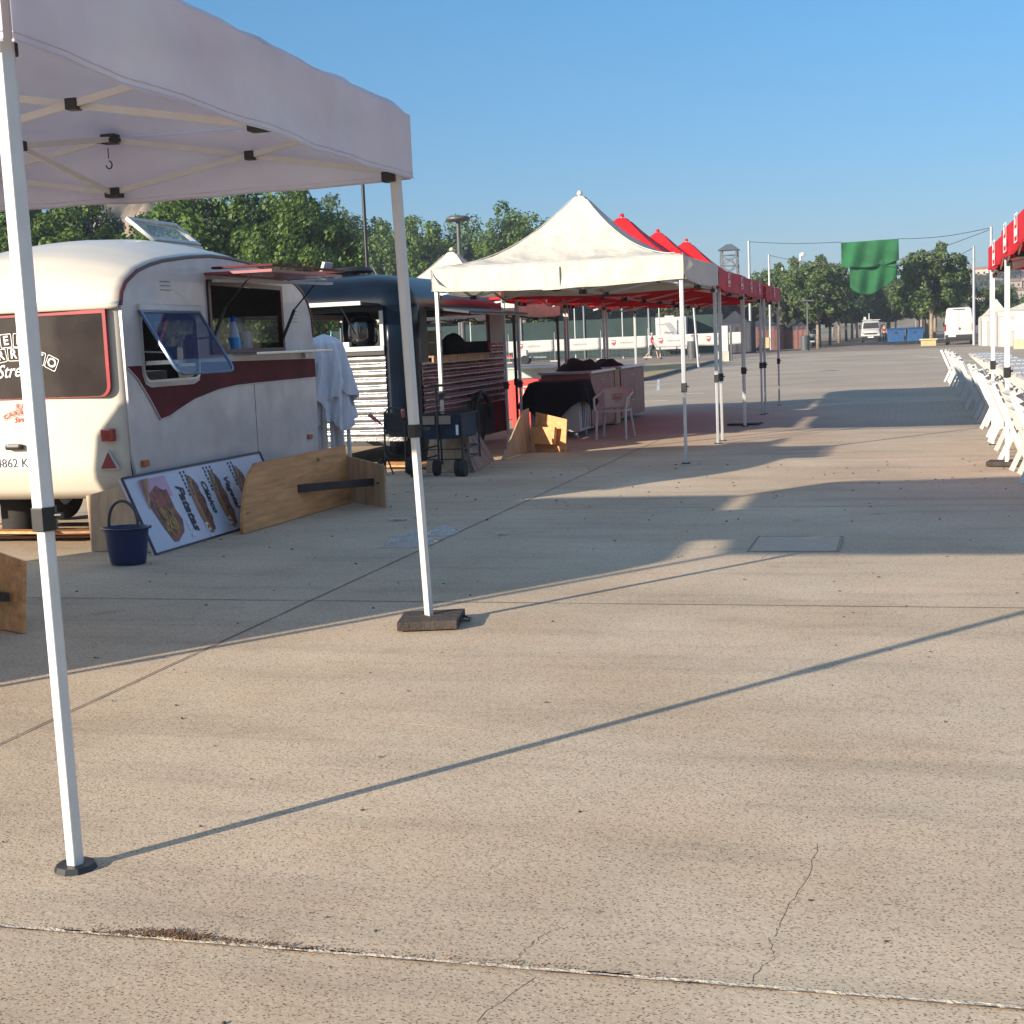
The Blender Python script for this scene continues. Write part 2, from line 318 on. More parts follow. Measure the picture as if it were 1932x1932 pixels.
sheet('road', [(-60, 74), (-10.6, 79), (-8.4, 96), (60, 96), (60, 104), (-1, 106), (0, 420), (-6, 420), (-5.4, 112), (-12, 108), (-60, 95)], .008, asph)
sheet('verge', [(-12, 42), (-8.9, 49), (-9.6, 66), (-10.2, 80), (-24, 79), (-40, 74), (-40, 42)], .009, M('dry_grass_verge', (.36, .25, .12), .95, var=.35, scale=1.2, bump=.6, bscale=8))
sheet('side_lane', [(-60, 44), (-19.5, 46), (-19, 64), (-60, 62)], .014, asph)
kb = MB()
kp = [(-12, 42), (-8.9, 49), (-9.3, 58), (-9.6, 66), (-10.2, 80)]
for a, b in zip(kp, kp[1:]): kb.bar((*a, .06), (*b, .06), .16, .14)
tag(kb.build('kerb', M('kerb_concrete', (.13, .12, .11), .9), bevel=.01), kind='structure')
mk = MB()   # painted bay lines on the square
def line2(mb, a, b, wd, z): mb.bar((*a, z), (*b, z), wd, .002)
for a, b in (((-8.6, 50), (-6.9, 40)), ((-7.3, 37), (-5.2, 37.3)), ((-7.9, 44), (-5.6, 52)), ((-8.2, 58), (-6, 75)), ((-7.0, 33.5), (-5.6, 33.8)), ((-3.4, 29.6), (12, 32.2)), ((.3, 75), (2.6, 60))): line2(mk, a, b, .09, .006)
tag(mk.build('road_marking', M('worn_white_line', (.55, .52, .47), .8, var=.2, scale=6)), kind='structure')
# slab joints, sealant and cracks
def wobble(mb, a, b, wd, z, amp=.004, n=120, wv=.5):
    a, b = V((*a, 0)), V((*b, 0)); d = (b - a); nrm = V((-d.y, d.x, 0)).normalized()
    vs = []
    for i in range(n + 1):
        p = a + d * (i / n) + nrm * noise.noise(V((i * .35, z * 900, a.x))) * amp
        h = wd * (1 + wv * noise.noise(V((i * .6, 3.3, b.y)))) / 2
        vs += [(p.x + nrm.x * h, p.y + nrm.y * h, z), (p.x - nrm.x * h, p.y - nrm.y * h, z)]
    mb.add(vs, [(2 * i, 2 * i + 1, 2 * i + 3, 2 * i + 2) for i in range(n)])
jm = M('dark_joint', (.15, .12, .10), .95, var=.3, scale=8)
j = MB()
for y in (8.03, 12.64, 17.3): wobble(j, (-14, y + .0), (14, y), .010, .0075)
wobble(j, (-3.63, -6), (-3.63, 21.9), .0095, .0085, n=300); wobble(j, (1.9, 13), (1.9, 21.9), .013, .0085)
tag(j.build('slab_joint', jm), kind='structure')
j = MB(); wobble(j, (-9, 3.165), (9, 3.295), .0035, .0079, .004, 400)
for i in range(46): # ragged dark edge beside the sealant
    x = random.uniform(-2.6, .6); wobble(j, (x, 3.226 + (x + 2.6) * .0072 - .012), (x + random.uniform(.02, .1), 3.226 + (x + 2.6) * .0072 - .012), .0045, .0082, .003, 8)
tag(j.build('joint_crack', jm), kind='structure')
j = MB(); wobble(j, (-9, 3.176), (9, 3.306), .020, .0074, .005, 600, .8)
for i in range(60):
    x = random.uniform(-3, 1.2); wobble(j, (x, 3.231 + (x + 2.45) * .0072), (x + random.uniform(.02, .12), 3.231 + (x + 2.45) * .0072), .008, .0076, .004, 8)
tag(j.build('joint_sealant', M('pale_sealant', (.60, .50, .37), .8, var=.18, scale=20, bump=.6, bscale=60)), kind='structure')
def crack(mb, pts, wd):
    out = []
    for (a, b) in zip(pts, pts[1:]):
        for i in range(6):
            t = i / 6; out.append(V((a[0] + (b[0] - a[0]) * t + random.uniform(-.008, .008), a[1] + (b[1] - a[1]) * t + random.uniform(-.008, .008), 0)))
    for a, b in zip(out, out[1:]): line2(mb, (a.x, a.y), (b.x, b.y), wd * random.uniform(.1, .28), .0043)
j = MB(); crack(j, [(-.98, 3.24), (-.97, 3.34), (-.95, 3.42), (-.90, 3.50)], .0022); crack(j, [(-.38, 3.27), (-.36, 3.36), (-.33, 3.42), (-.36, 3.5), (-.34, 3.62), (-.30, 3.9), (-.27, 4.3)], .0022)
crack(j, [(-.9, 3.2), (-1.0, 2.9)], .002); crack(j, [(.3, 3.9), (.7, 4.3)], .002); crack(j, [(-1.0, 9.7), (-.9, 10.25), (-.62, 10.6)], .006)
crack(j, [(-2.8, 5.1), (-2.2, 5.4), (-1.6, 5.3)], .002)
tag(j.build('crack', M('hairline_crack', (.27, .20, .15), .95)), kind='structure')
# service cover in the slab
cv = thing('manhole_cover', (-.78, 10.4, .004), 'square cast cover let into the shaded concrete slab', 'manhole cover')
MB().bb((-1.1, 10.05, .0045), (-.5, 10.75, .010)).build('lid', M('cast_cover', (.47, .38, .285), .8, var=.1, scale=14, bump=.6), cv)
f = MB()
for a, b in (((-1.12, 10.03), (-.48, 10.03)), ((-1.12, 10.77), (-.48, 10.77)), ((-1.12, 10.03), (-1.12, 10.77)), ((-.48, 10.03), (-.48, 10.77))): f.bar((*a, .007), (*b, .007), .008, .006)
f.build('rim', M('cover_seam', (.30, .245, .19), .9), cv)
# small litter
lit = MB()
for i in range(380):
    x, y = random.uniform(-6, 3), random.uniform(2.6, 17); r = random.uniform(.0015, .0045) * (1 + y * .12)
    a = random.uniform(0, PI); lit.box((x, y, .006 + r * .25), (r * 2, r * 1.1, r * .6), Matrix.Rotation(a, 3, 'Z'))
tag(lit.build('litter', M('dry_leaf_litter', (.09, .06, .04), .9, var=.5, scale=3)), 'scattered small dry crumbs and leaf bits on the concrete', 'litter', kind='stuff')
deb = MB()
for i in range(620):
    x = random.choice([random.gauss(-1.93, .09), random.gauss(-1.75, .22), random.uniform(-1.3, -.5) if random.random() < .3 else random.gauss(-1.95, .1)])
    y = 3.235 + (x + 2.45) * .0072 + random.gauss(.004, .010) + (abs(random.gauss(0, .016)) if abs(x + 1.93) < .12 else 0)
    deb.box((x, y, .0095), (random.uniform(.003, .009), random.uniform(.0015, .0035), .0022), Euler((random.random(), random.random(), random.random() * 3)).to_matrix())
tag(deb.build('dry_debris', M('brown_seed_debris', (.16, .085, .04), .9, var=.4, scale=60)), 'reddish brown seed debris gathered in the near joint', 'debris', kind='stuff')
pb = MB()
for cx, cy, s in ((-3.83, 10.45, .2), (-3.74, 11.0, .13)):
    pb.grid(lambda u, v: V((cx + (u - .5) * s * 2.1, cy + (v - .5) * s * 2.4, .012 + s * .62 * max(0, 1 - ((u - .5) ** 2 + (v - .5) ** 2) * 4) * (.25 + abs(noise.noise(V((u * 7, v * 7, cx)))) * .9 + abs(noise.noise(V((u * 19, v * 19, cx)))) * .5))), 16, 16)
tag(pb.build('plastic_wrap', M('clear_plastic_film', (.5, .54, .6), .15, var=.1, alpha=.32, coat=1)), 'crumpled clear plastic wrap lying on the concrete behind the wood-weighted leg', 'plastic wrap')
for nm, lab, p, s in (('paper_scrap', 'torn grey paper scrap lying before the pine boards', (-4.45, 11.85), .16), ('straw', 'small white strip lying on shaded concrete between the two tents', (-3.2, 10.9), .10)):
    q = MB(); q.grid(lambda u, v: V((p[0] + (u - .5) * s, p[1] + (v - .5) * s * .35, .012 + .02 * noise.noise(V((u * 5, v * 5, 1))) + .012)), 8, 4)
    tag(q.build(nm, M(nm + '_m', (.5, .48, .46), .7)), lab, 'litter')
# ------------------------------------------------------------------ gazebos
def canopy_mb(x0, x1, y0, y1, zb, zt, zp, pw, seed=0, sag=.05, N_=28, wr=.02):
    cx, cy = (x0 + x1) / 2, (y0 + y1) / 2; hx, hy = (x1 - x0) / 2, (y1 - y0) / 2; mb = MB()
    sides = [((x0, y0), (x1, y0)), ((x1, y0), (x1, y1)), ((x1, y1), (x0, y1)), ((x0, y1), (x0, y0))]
    for a, b in sides:
        def roof(u, v):   # u along the edge, v to the peak
            ex, ey = a[0] + (b[0] - a[0]) * u, a[1] + (b[1] - a[1]) * u
            x, y = ex + (cx - ex) * v, ey + (cy - ey) * v
            h = v ** pw if v < .96 else .96 ** pw + (v - .96) * .35
            dip = -sag * math.sin(PI * u) * math.sin(PI * min(1, v * 1.15)) * (1 - v)
            dip -= .035 * max(0, 1 - v / .05) ** 2
            wv = noise.noise(V((x * 1.7 + seed, y * 1.7, h * 2))) * wr * math.sin(PI * min(1, v * 3 + .02)) + noise.noise(V((x * 5 + seed, y * 5, 4))) * wr * .45 * (v > .02)
            wv -= abs(noise.noise(V((x * 2.1 + seed, y * 2.1 + h, 7)))) * wr * 1.3 * min(1, v * 4)
            return V((x, y, zt + (zp - zt) * h + dip + wv))
        mb.grid(roof, N_, N_)
        nx, ny = (b[1] - a[1]), -(b[0] - a[0]); l = math.hypot(nx, ny); nx, ny = nx / l, ny / l
        def val(u, v):
            x, y = a[0] + (b[0] - a[0]) * u, a[1] + (b[1] - a[1]) * u
            d = .018 + (noise.noise(V((x * 2.2 + seed, y * 2.2, v * 1.5))) * wr + noise.noise(V((x * 6 + seed, y * 6, v * 2))) * wr * .4) * v * math.sin(PI * u) ** .5
            z = zt + (zb - zt) * v - sag * .9 * math.sin(PI * u) * v + noise.noise(V((x * 3, y * 3, 9))) * .008 * v
            d += (.3 - abs(noise.noise(V((x * 3.1 + seed, y * 3.1 + v * .9, v * .8))))) * wr * 1.1 * min(1, v * 3) * math.sin(PI * u) ** .5
            if v == 0: d = 0; z = zt - .035
            return V((x + nx * d, y + ny * d, z))
        mb.grid(val, N_, 9)
    return mb
def gazebo(label, x0, x1, y0, y1, zb, zt, zp, pw, fab, frame, legs, zcol=.95, seed=0, legw=.045, truss=True, hexa=False, logos=None, group=None, ins=.035, wr=.022, sag=.05):
    cx, cy = (x0 + x1) / 2, (y0 + y1) / 2
    g = thing('gazebo', (cx, cy, 0), label, 'gazebo', group)
    cn = canopy_mb(x0, x1, y0, y1, zb, zt, zp, pw, seed, sag=sag, N_=64, wr=wr); me = cn.build('canopy', fab, g, smooth='all')
    bm = bmesh.new(); bm.from_mesh(me.data); bmesh.ops.remove_doubles(bm, verts=bm.verts, dist=.0008); bm.to_mesh(me.data); bm.free(); me.data.set_sharp_from_angle(angle=R(55))
    # hem and hip seams
    sm = MB()
    for (a, b) in (((x0, y0), (x1, y0)), ((x1, y0), (x1, y1)), ((x1, y1), (x0, y1)), ((x0, y1), (x0, y0))):
        pts = [(a[0] + (cx - a[0]) * v, a[1] + (cy - a[1]) * v, zt + (zp - zt) * v ** pw + .004) for v in [i / 14 for i in range(1, 14)]]
        sm.tube(pts, .006, 5)
    sm.build('hip_seam', fab, g)
    hm = MB()
    for (a, b) in (((x0, y0), (x1, y0)), ((x1, y0), (x1, y1)), ((x1, y1), (x0, y1)), ((x0, y1), (x0, y0))):
        nx, ny = (b[1] - a[1]), -(b[0] - a[0]); l_ = math.hypot(nx, ny); nx /= l_; ny /= l_
        def hp(u, v):
            x, y = a[0] + (b[0] - a[0]) * u, a[1] + (b[1] - a[1]) * u
            d = .018 + (noise.noise(V((x * 2.2 + seed, y * 2.2, v * 1.5))) * wr + noise.noise(V((x * 6 + seed, y * 6, v * 2))) * wr * .4) * v * math.sin(PI * u) ** .5
            d += (.3 - abs(noise.noise(V((x * 3.1 + seed, y * 3.1 + v * .9, v * .8))))) * wr * 1.1 * min(1, v * 3) * math.sin(PI * u) ** .5 + .001
            return V((x + nx * d, y + ny * d, zt + (zb - zt) * v - sag * .9 * math.sin(PI * u) * v + noise.noise(V((x * 3, y * 3, 9))) * .008 * v))
        hm.tube([hp(i / 44, .992) for i in range(45)], .005, 5); hm.tube([hp(i / 44, .93) + V((nx, ny, 0)) * .0005 for i in range(45)], .0022, 4)
    hm.build('hem', fab, g, smooth=True)
    for i, lg in enumerate(legs):
        lx, ly = lg[:2]; dx = lg[2] if len(lg) > 2 else 0
        x = {0: x0 + ins, 1: x1 - ins}[lx] if lx in (0, 1) else lx; y = {0: y0 + ins, 1: y1 - ins}[ly] if ly in (0, 1) else ly
        l = MB()
        if hexa:
            l.cyl((x + dx * zcol / 2.5, y, zcol), (x + dx, y, zt - .10), legw * .60, n=6, rot=.4); l.cyl((x, y, .01), (x + dx * zcol / 2.5, y, zcol), legw * .48, n=6, rot=.4)
        else:
            l.box((x, y, (zcol + zt - .06) / 2), (legw, legw, zt - .06 - zcol)); l.box((x, y, zcol / 2), (legw * .8, legw * .8, zcol - .01))
        lo = l.build('leg', frame, g, bevel=.003)
        c = MB().box((x, y, zcol), (legw * 1.45, legw * 1.45, .11)) if not hexa else MB().cyl((x + dx * .44, y, zcol - .036), (x + dx * .44, y, zcol + .036), legw * .70, n=6, rot=.4)
        c.cyl((x + .02, y, zcol + .01), (x + legw * (.72 if hexa else 1) + .012, y, zcol + .01), .009, n=8)
        c.build('collar', black, lo, bevel=.003)
        (MB().cyl((x, y, .005), (x, y, .022), legw * 1.15, legw * 1.0, n=10) if hexa else MB().box((x, y, .011), (legw * 2.1, legw * 2.1, .012))).build('foot_plate', black, lo)
        sx = -1 if x > cx else 1; sy = -1 if y > cy else 1
        if not hexa: MB().box((x, y, zt - .09), (legw * 1.4, legw * 1.4, .08)).build('corner_bracket', black, lo, bevel=.006)
        MB().box((x + dx + sx * .02, y + sy * .02, zt - .375), (legw * 1.3, legw * 1.3, .055)).build('slider', black, lo, bevel=.006)
    if truss:
        up, lw = zt - .05, zt - .35; i_ = ins + .02
        P4 = [(x0 + i_, y0 + i_), (x1 - i_, y0 + i_), (x1 - i_, y1 - i_), (x0 + i_, y1 - i_)]
        mids = []; bars = []; jn = []
        def X(a, b):
            m = ((a[0] + b[0]) / 2, (a[1] + b[1]) / 2); d = V((b[0] - a[0], b[1] - a[1], 0)).normalized(); s_ = V((-d.y, d.x, 0)) * .012
            bars.append(MB().bar(V((*a, up)) + s_, V((*b, lw)) + s_, .014, .030)); bars.append(MB().bar(V((*a, lw)) - s_, V((*b, up)) - s_, .014, .030))
            jn.append(MB().box((m[0], m[1], (up + lw) / 2), (.055, .055, .05)))
        for k in range(4):
            a, b = P4[k], P4[(k + 1) % 4]; m = ((a[0] + b[0]) / 2, (a[1] + b[1]) / 2); mids.append(m); X(a, m); X(m, b)
            for z in (up, lw): jn.append(MB().box((m[0], m[1], z), (.09, .07, .055)))
        for m in mids: X(m, (cx, cy))
        for q in bars: q.build('truss_bar', frame, g)
        for q in jn: q.build('truss_joint', black, g, bevel=.006)
        jc = MB(); jc.cyl((cx, cy, lw - .03), (cx, cy, zp - .03), .019, n=10); jc.build('centre_pole', frame, g)
        for z in (lw, up): MB().box((cx, cy, z), (.1, .1, .06)).build('hub', black, g, bevel=.008)
        MB().lathe([(0, zp - .005), (.02, zp - .008), (.035, zp - .03), (.04, zp - .06)], (cx, cy, 0), 14).build('peak_cap', fab, g, smooth=True)
    if logos:
        for (face, u, zc, s) in logos:
            logo((side_m(x1 + .036) if face == 'x1' else side_m(x0 - .036) @ Matrix.Diagonal((-1, 1, -1, 1)) if face == 'x0' else front_m(y0 - .036)) @ Matrix.Translation((-u if face == 'x0' else u, zc, 0)), s, g)
    return g
front = gazebo('large white gazebo in front, its canopy seen from beneath', -6.05, -2.54, 3.53, 7.36, 2.475, 2.86, 3.80, 1.12, fab_white, white_paint,
               [(0, 0), (-2.572, 3.585, -.02), (0, 1), (-2.535, 7.300, -.075)], zcol=1.10, seed=3, legw=.058, hexa=True, sag=.022, wr=.032)
front.rotation_euler = (0, 0, .041)
hk = MB(); hx, hy = -4.30, 7.28
hk.tube([(hx, hy, 2.76), (hx, hy, 2.70)], .003, 6); hk.tube([(hx + .018 * math.sin(t), hy, 2.665 + .022 * math.cos(t)) for t in [i * .42 for i in range(12)]], .004, 6)
hk.box((hx, hy, 2.80), (.14, .05, .02)); hk.build('hook', black, front)
tentC = gazebo('peaked white gazebo, nearest tent of the middle row', -5.75, -2.58, 16.97, 20.06, 2.235, 2.54, 3.52, 2.1, fab_cream, alu, [(0, 0), (1, 0), (0, 1), (1, 1)], zcol=.93, seed=11)
MB().bb((-4.32, 16.935, 2.18), (-4.1, 16.945, 2.46)).build('fabric_patch', fab_cream, tentC)
fl = MB().add([(-5.76, 16.93, 2.50), (-5.74, 16.90, 2.36), (-5.62, 16.86, 2.30), (-5.72, 16.93, 2.42)], [(0, 1, 2, 3)]); fl.build('corner_flap', fab_cream, tentC, solid=.003)
fl = MB().add([(-2.58, 16.93, 2.54), (-2.57, 16.93, 2.28), (-2.47, 17.06, 2.40)], [(0, 1, 2)]); fl.build('corner_flap', fab_cream, tentC, solid=.003)
G_RED = 'red gazebos in the middle row'
gazebo('red gazebo standing directly behind the white peaked one', -5.95, -2.58, 20.14, 23.6, 2.2, 2.5, 3.48, 2.0, fab_red, alu, [(-5.64, 20.53), (1, 20.53), (-5.64, 1), (1, 1)], zcol=.93, seed=21, logos=[('x1', 21.2, 2.34, .26), ('x1', 22.9, 2.34, .26), ('y0', -4.1, 2.34, .26)], group=G_RED)
gazebo('red gazebo in the middle of the three red ones', -5.95, -2.62, 23.72, 26.8, 2.2, 2.5, 3.46, 2.0, fab_red, alu, [(-5.64, 0), (1, 0), (-5.64, 1), (1, 1)], zcol=.93, seed=31, logos=[('x1', 24.7, 2.34, .26), ('x1', 26.1, 2.34, .26)], group=G_RED)
gazebo('red gazebo at the far end of the middle row', -5.95, -2.58, 27.0, 30.05, 2.18, 2.46, 3.48, 2.0, fab_red, alu, [(-5.64, 0), (1, 0), (-5.64, 1), (1, 1)], zcol=.93, seed=41, logos=[('x1', 28.6, 2.32, .26)], group=G_RED)
gazebo('white gazebo with dark frame half hidden behind the navy trailer', -9.35, -6.25, 22.6, 25.7, 2.02, 2.30, 3.28, 2.0, fab_cream, black, [(0, 0), (1, 0), (0, 1), (1, 1)], zcol=.9, seed=51)
gazebo('red gazebo at the right edge over the near white chairs', .98, 4.0, 12.95, 16.02, 2.24, 2.55, 3.5, 2.0, fab_red, white_paint, [(1, 0), (.0, 1), (1, 1), (4.6, 12.9)][:3], zcol=1.02, seed=61, logos=[('x0', 15.2, 2.40, .40), ('x0', 13.7, 2.40, .36)], group='red gazebos at the right edge')
gazebo('red gazebo at the right edge, farther one of the pair', 1.0, 4.0, 16.12, 18.95, 2.22, 2.52, 3.5, 2.0, fab_red, white_paint, [(0, 0), (1, 0), (0, 1), (1, 1)], zcol=1.02, seed=71, logos=[('x0', 17.5, 2.36, .40)], group='red gazebos at the right edge')
def weight(label, pts, mat=wood_block, h=.05):
    w_ = thing('tent_weight', (sum(p[0] for p in pts) / 4, sum(p[1] for p in pts) / 4, 0), label, 'tent weight')
    a, b, c, d = [V((*p, 0)) for p in pts]
    for t0, t1 in ((0, .47), (.53, 1)):
        q = [a.lerp(d, t0), b.lerp(c, t0), b.lerp(c, t1), a.lerp(d, t1)]
        MB().add([p + V((0, 0, .012)) for p in q] + [p + V((0, 0, .012 + h)) for p in q], [(3, 2, 1, 0), (4, 5, 6, 7), (0, 1, 5, 4), (1, 2, 6, 5), (2, 3, 7, 6), (3, 0, 4, 7)]).build('block', mat, w_, bevel=.006)
    hb = MB(); hb.tube([b.lerp(c, .3) + V((0, 0, .04)), b.lerp(c, .4) + (b - a).normalized() * .05 + V((0, 0, .03)), b.lerp(c, .6) + (b - a).normalized() * .05 + V((0, 0, .03)), b.lerp(c, .7) + V((0, 0, .04))], .007, 6)
    hb.build('handle', black, w_)
weight('dark wooden weight blocks at the foot of the middle white leg', [(-2.72, 7.13), (-2.40, 7.22), (-2.46, 7.56), (-2.79, 7.45)])
weight('brown weight blocks under the white leg at the right edge', [(.80, 16.0), (1.19, 15.92), (1.20, 16.16), (.86, 16.26)])
weight('flat black weight plate under the middle red gazebo corner', [(-2.95, 23.8), (-2.42, 23.8), (-2.40, 24.05), (-2.93, 24.08)], black, .03)
# ------------------------------------------------------------------ cream caravan
cv = thing('caravan', (-7.15, 12.0, 0), 'cream and maroon vintage food caravan with raised hatches, nearest the camera', 'caravan')
X1, X0 = -6.1, -8.22; CXm = (X0 + X1) / 2; HW = (X1 - X0) / 2
prof = [(10.14, 1.99), (10.17, 2.09), (10.24, 2.17), (10.43, 2.27), (10.65, 2.33), (10.86, 2.37), (11.3, 2.42), (11.73, 2.45), (12.1, 2.445), (12.43, 2.425), (12.88, 2.38), (13.3, 2.31), (13.55, 2.24), (13.7, 2.17), (13.82, 2.06), (13.89, 1.93), (13.92, 1.7), (13.92, .9), (13.88, .5), (13.82, .43)]
def roof_fn(u, v):
    k = v * (len(prof) - 1); i = min(int(k), len(prof) - 2); t = k - i
    y = prof[i][0] + (prof[i + 1][0] - prof[i][0]) * t; z = prof[i][1] + (prof[i + 1][1] - prof[i][1]) * t
    s = 2 * u - 1; cr = (1 - abs(s) ** 2.2); top = max(0, min(1, (z - 1.95) / .45))
    z += .20 * cr * top
    if y < 10.6: y -= .055 * cr * (1 - top * .5)
    if y > 13.6: y += .10 * cr
    return V((X0 + (X1 - X0) * u, y, z))
rq = MB().grid(roof_fn, 24, 57)
def cutwin(q):
    q.f = [f for f in q.f if not (all(q.v[i].y > 13.85 and 1.42 < q.v[i].z < 2.0 and X0 + .2 < q.v[i].x < X1 - .2 for i in f))]; return q
cutwin(rq).build('roof', cream, cv, smooth='all', solid=.02)
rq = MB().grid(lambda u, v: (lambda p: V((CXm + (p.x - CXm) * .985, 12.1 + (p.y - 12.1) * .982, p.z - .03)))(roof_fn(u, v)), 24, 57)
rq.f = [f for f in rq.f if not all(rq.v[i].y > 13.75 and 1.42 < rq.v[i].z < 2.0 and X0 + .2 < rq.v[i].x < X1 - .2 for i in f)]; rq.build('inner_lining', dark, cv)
MB().bb((X0 + .2, 13.96, 1.45), (X1 - .2, 13.965, 1.97)).build('front_window_pane', glass_clear, cv)
side_poly = [(y, z) for y, z in prof] + [(10.32, .43), (10.2, .55), (10.155, .8)]
win = rrect(10.41, 1.355, 11.38, 1.955, .09); hatch = [(11.60, 1.565), (13.17, 1.565), (13.17, 2.22), (11.60, 2.24)]
plate([side_poly, win, hatch], .03, side_white, side_m(X1), cv, 'side_panel')
plate([side_poly, rrect(10.8, 1.5, 13.3, 1.95, .08)], .03, side_white, side_m(X0), cv, 'side_panel')
rp = MB()
rp.grid(lambda u, v: V((X0 + (X1 - .012 - X0) * u, 10.15 - .05 * (1 - abs(2 * u - 1) ** 2.2) + max(0, (.62 - (.43 + v * 1.6))) * .5 + max(0, abs(2 * u - 1) - .93) * .9 * 0, .43 + v * 1.6)), 24, 20)
rp.build('rear_panel', cream, cv, smooth='all', solid=.02)
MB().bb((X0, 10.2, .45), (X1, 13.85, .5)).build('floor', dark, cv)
e = MB(); e.tube([(X1 + .012, y, z + .004) for y, z in prof[:17]], .017, 6); e.build('edge_moulding', maroon_dark, cv)
e = MB(); e.grid(lambda u, v: V((X0 - .01 + (X1 - X0 + .02) * u, 10.135 - .055 * (1 - abs(2 * u - 1) ** 2.2) - (.035 if v < .6 else .01), 1.968 + .07 * v)), 20, 3); e.build('gutter', cream, cv, smooth=True, solid=.012)
band = [(10.165, 1.50), (10.385, 1.50), (10.39, 1.42), (10.43, 1.345), (10.52, 1.315), (11.27, 1.315), (11.37, 1.345), (11.405, 1.42), (11.41, 1.502), (13.92, 1.478), (13.92, 1.285), (12.44, 1.278), (12.05, 1.272), (11.7, 1.25), (11.24, 1.185), (10.98, 1.12), (10.78, 1.065), (10.625, 1.045), (10.56, 1.12), (10.45, 1.25), (10.30, 1.40)]
plate([band], .006, maroon, side_m(X1 + .018), cv, 'maroon_band')
e = MB(); e.tube([(X1 + .024, y, z - .004) for y, z in band[10:] + [(10.165, 1.49)]], .006, 5); e.build('band_trim', side_white, cv)
e = MB()
for ax, z0, z1 in ((12.445, .43, 1.27),): e.bar((X1 + .0165, ax, z0), (X1 + .0165, ax, z1), .004, .003, up=(1, 0, 0))
e.build('panel_seam', jm, cv)
e = MB()
for y0, zc in ((10.78, 2.20), (13.42, 1.97)):
    for k in range(3 if y0 < 11 else 4): e.bar((X1 + .018, y0, zc - k * .035), (X1 + .018, y0 + .17 - (y0 > 11) * .05, zc - k * .035), .004, .008, up=(1, 0, 0))
e.build('vent_louvre', bin_grey, cv)
# side window: frame, opened acrylic flap
wf = plate(ring(win, .022), .04, alu, side_m(X1 + .006), cv, 'side_window_frame')
MB().bb((X1, 10.38, 1.95), (X1 + .05, 11.44, 2.005)).build('window_hood', side_white, cv, bevel=.012)
fm = plane_m((X1 + .03, 10.385, 1.955), (0, 1, 0), (.32, 0.0, -.53))
fp = rrect(0, 0, 1.02, .635, .1, 6, (0, 0, 1, 1))
fo = plate(ring(fp, .028), .02, M('blue_grey_frame', (.14, .2, .3), .3, .3), fm, cv, 'open_window_flap'); plate([ring(fp, .03)[1]], .006, glass_blue, fm, fo, 'pane')
e = MB(); e.tube([(X1 - .1, 10.45, 1.62), (X1 + .22, 10.43, 1.60)], .008, 6); e.build('window_stay', alu, cv); MB().tube([(X1 - .1, 11.33, 1.7), (X1 + .16, 11.34, 1.72)], .008, 6).build('window_stay', alu, cv)
# serving hatch
plate(ring(hatch, .045), .05, maroon_dark, side_m(X1 + .012), cv, 'hatch_frame')
H0, H1 = 11.58, 13.20
fo = MB()
zz = 2.275
fo.bb((X1 - .02, H0, zz + .0), (-5.42, H0 + .05, zz + .025)); fo.bb((X1 - .02, H1 - .05, zz + .0), (-5.42, H1, zz + .025)); fo.bb((-5.46, H0 + .05, zz + .0), (-5.42, H1 - .05, zz + .025)); fo.bb((X1 - .0, H0 + .05, zz + .005), (-5.46, H1 - .05, zz + .02))
fo = fo.build('hatch_flap', M('maroon_flap_edge', (.28, .04, .05), .4), cv)
e = MB(); e.bb((X1 + .1, H0 - .02, zz + .05), (-5.40, H0 + .06, zz + .07)); e.bb((X1 + .1, H1 - .05, zz + .05), (-5.40, H1 + .02, zz + .07)); e.bb((-5.44, H0 + .06, zz + .05), (-5.40, H1 - .05, zz + .07)); e.build('fold_out_panel', maroon, cv)
MB().bar((X1 + .1, H0 + .02, zz - .05), (-5.5, H1 - .1, zz - .06), .05, .025).build('light_strip', far_white, cv)
for y in (H0 + .06, H1 - .06):
    MB().tube([(X1 + .02, y, 1.68), (-5.93, y, 1.98)], .016, 6).tube([(-5.93, y, 1.98), (-5.66, y, 2.25)], .008, 6).build('gas_strut', black, cv)
MB().bb((X1 - .02, 12.05, 1.548), (X1 + .26, 13.85, 1.572)).build('serving_shelf', steel, cv, bevel=.004)
MB().bb((X1 + .02, 13.6, 1.49), (X1 + .06, 13.68, 1.545)).build('shelf_bracket', alu, cv)
# inside
MB().bb((X1 - .5, 10.6, 1.50), (X1 - .06, 13.7, 1.535)).build('worktop', steel, cv)
MB().bb((X0 + .05, 10.4, .6), (X0 + .5, 13.7, 1.42)).build('kitchen_unit', M('cabinet_front', (.35, .33, .3), .5), cv)
MB().bb((X0 + .06, 11.6, 1.98), (X0 + .35, 13.6, 2.2)).build('wall_shelf', dark, cv)
MB().bb((X0 + .1, 10.35, 1.43), (X0 + .5, 10.75, 1.7)).build('red_box', rtext, cv)
bo = thing('spray_bottle', (X1 - .08, 12.28, 1.536), 'blue liquid bottle with dark blue cap standing on the caravan serving shelf', 'bottle')
MB().lathe([(0, 1.537), (.06, 1.537), (.062, 1.60), (.058, 1.70), (.052, 1.72)], (X1 - .08, 12.28, 0), 16).build('liquid_part', blue_liq, bo, smooth=True)
MB().lathe([(.052, 1.72), (.04, 1.80), (.022, 1.86), (.018, 1.88)], (X1 - .08, 12.28, 0), 16).build('bottle_shoulder', M('clear_plastic', (.5, .6, .75), .1, alpha=.6), bo, smooth=True)
MB().lathe([(0, 1.925), (.016, 1.92), (.028, 1.905), (.03, 1.87), (0, 1.87)], (X1 - .08, 12.28, 0), 14).build('cap', M('blue_cap', (.02, .08, .4), .4), bo, smooth=True)
pr_ = thing('paper_roll', (X1 - .3, 12.9, 1.536), 'white paper roll standing inside the cream caravan hatch', 'paper roll')
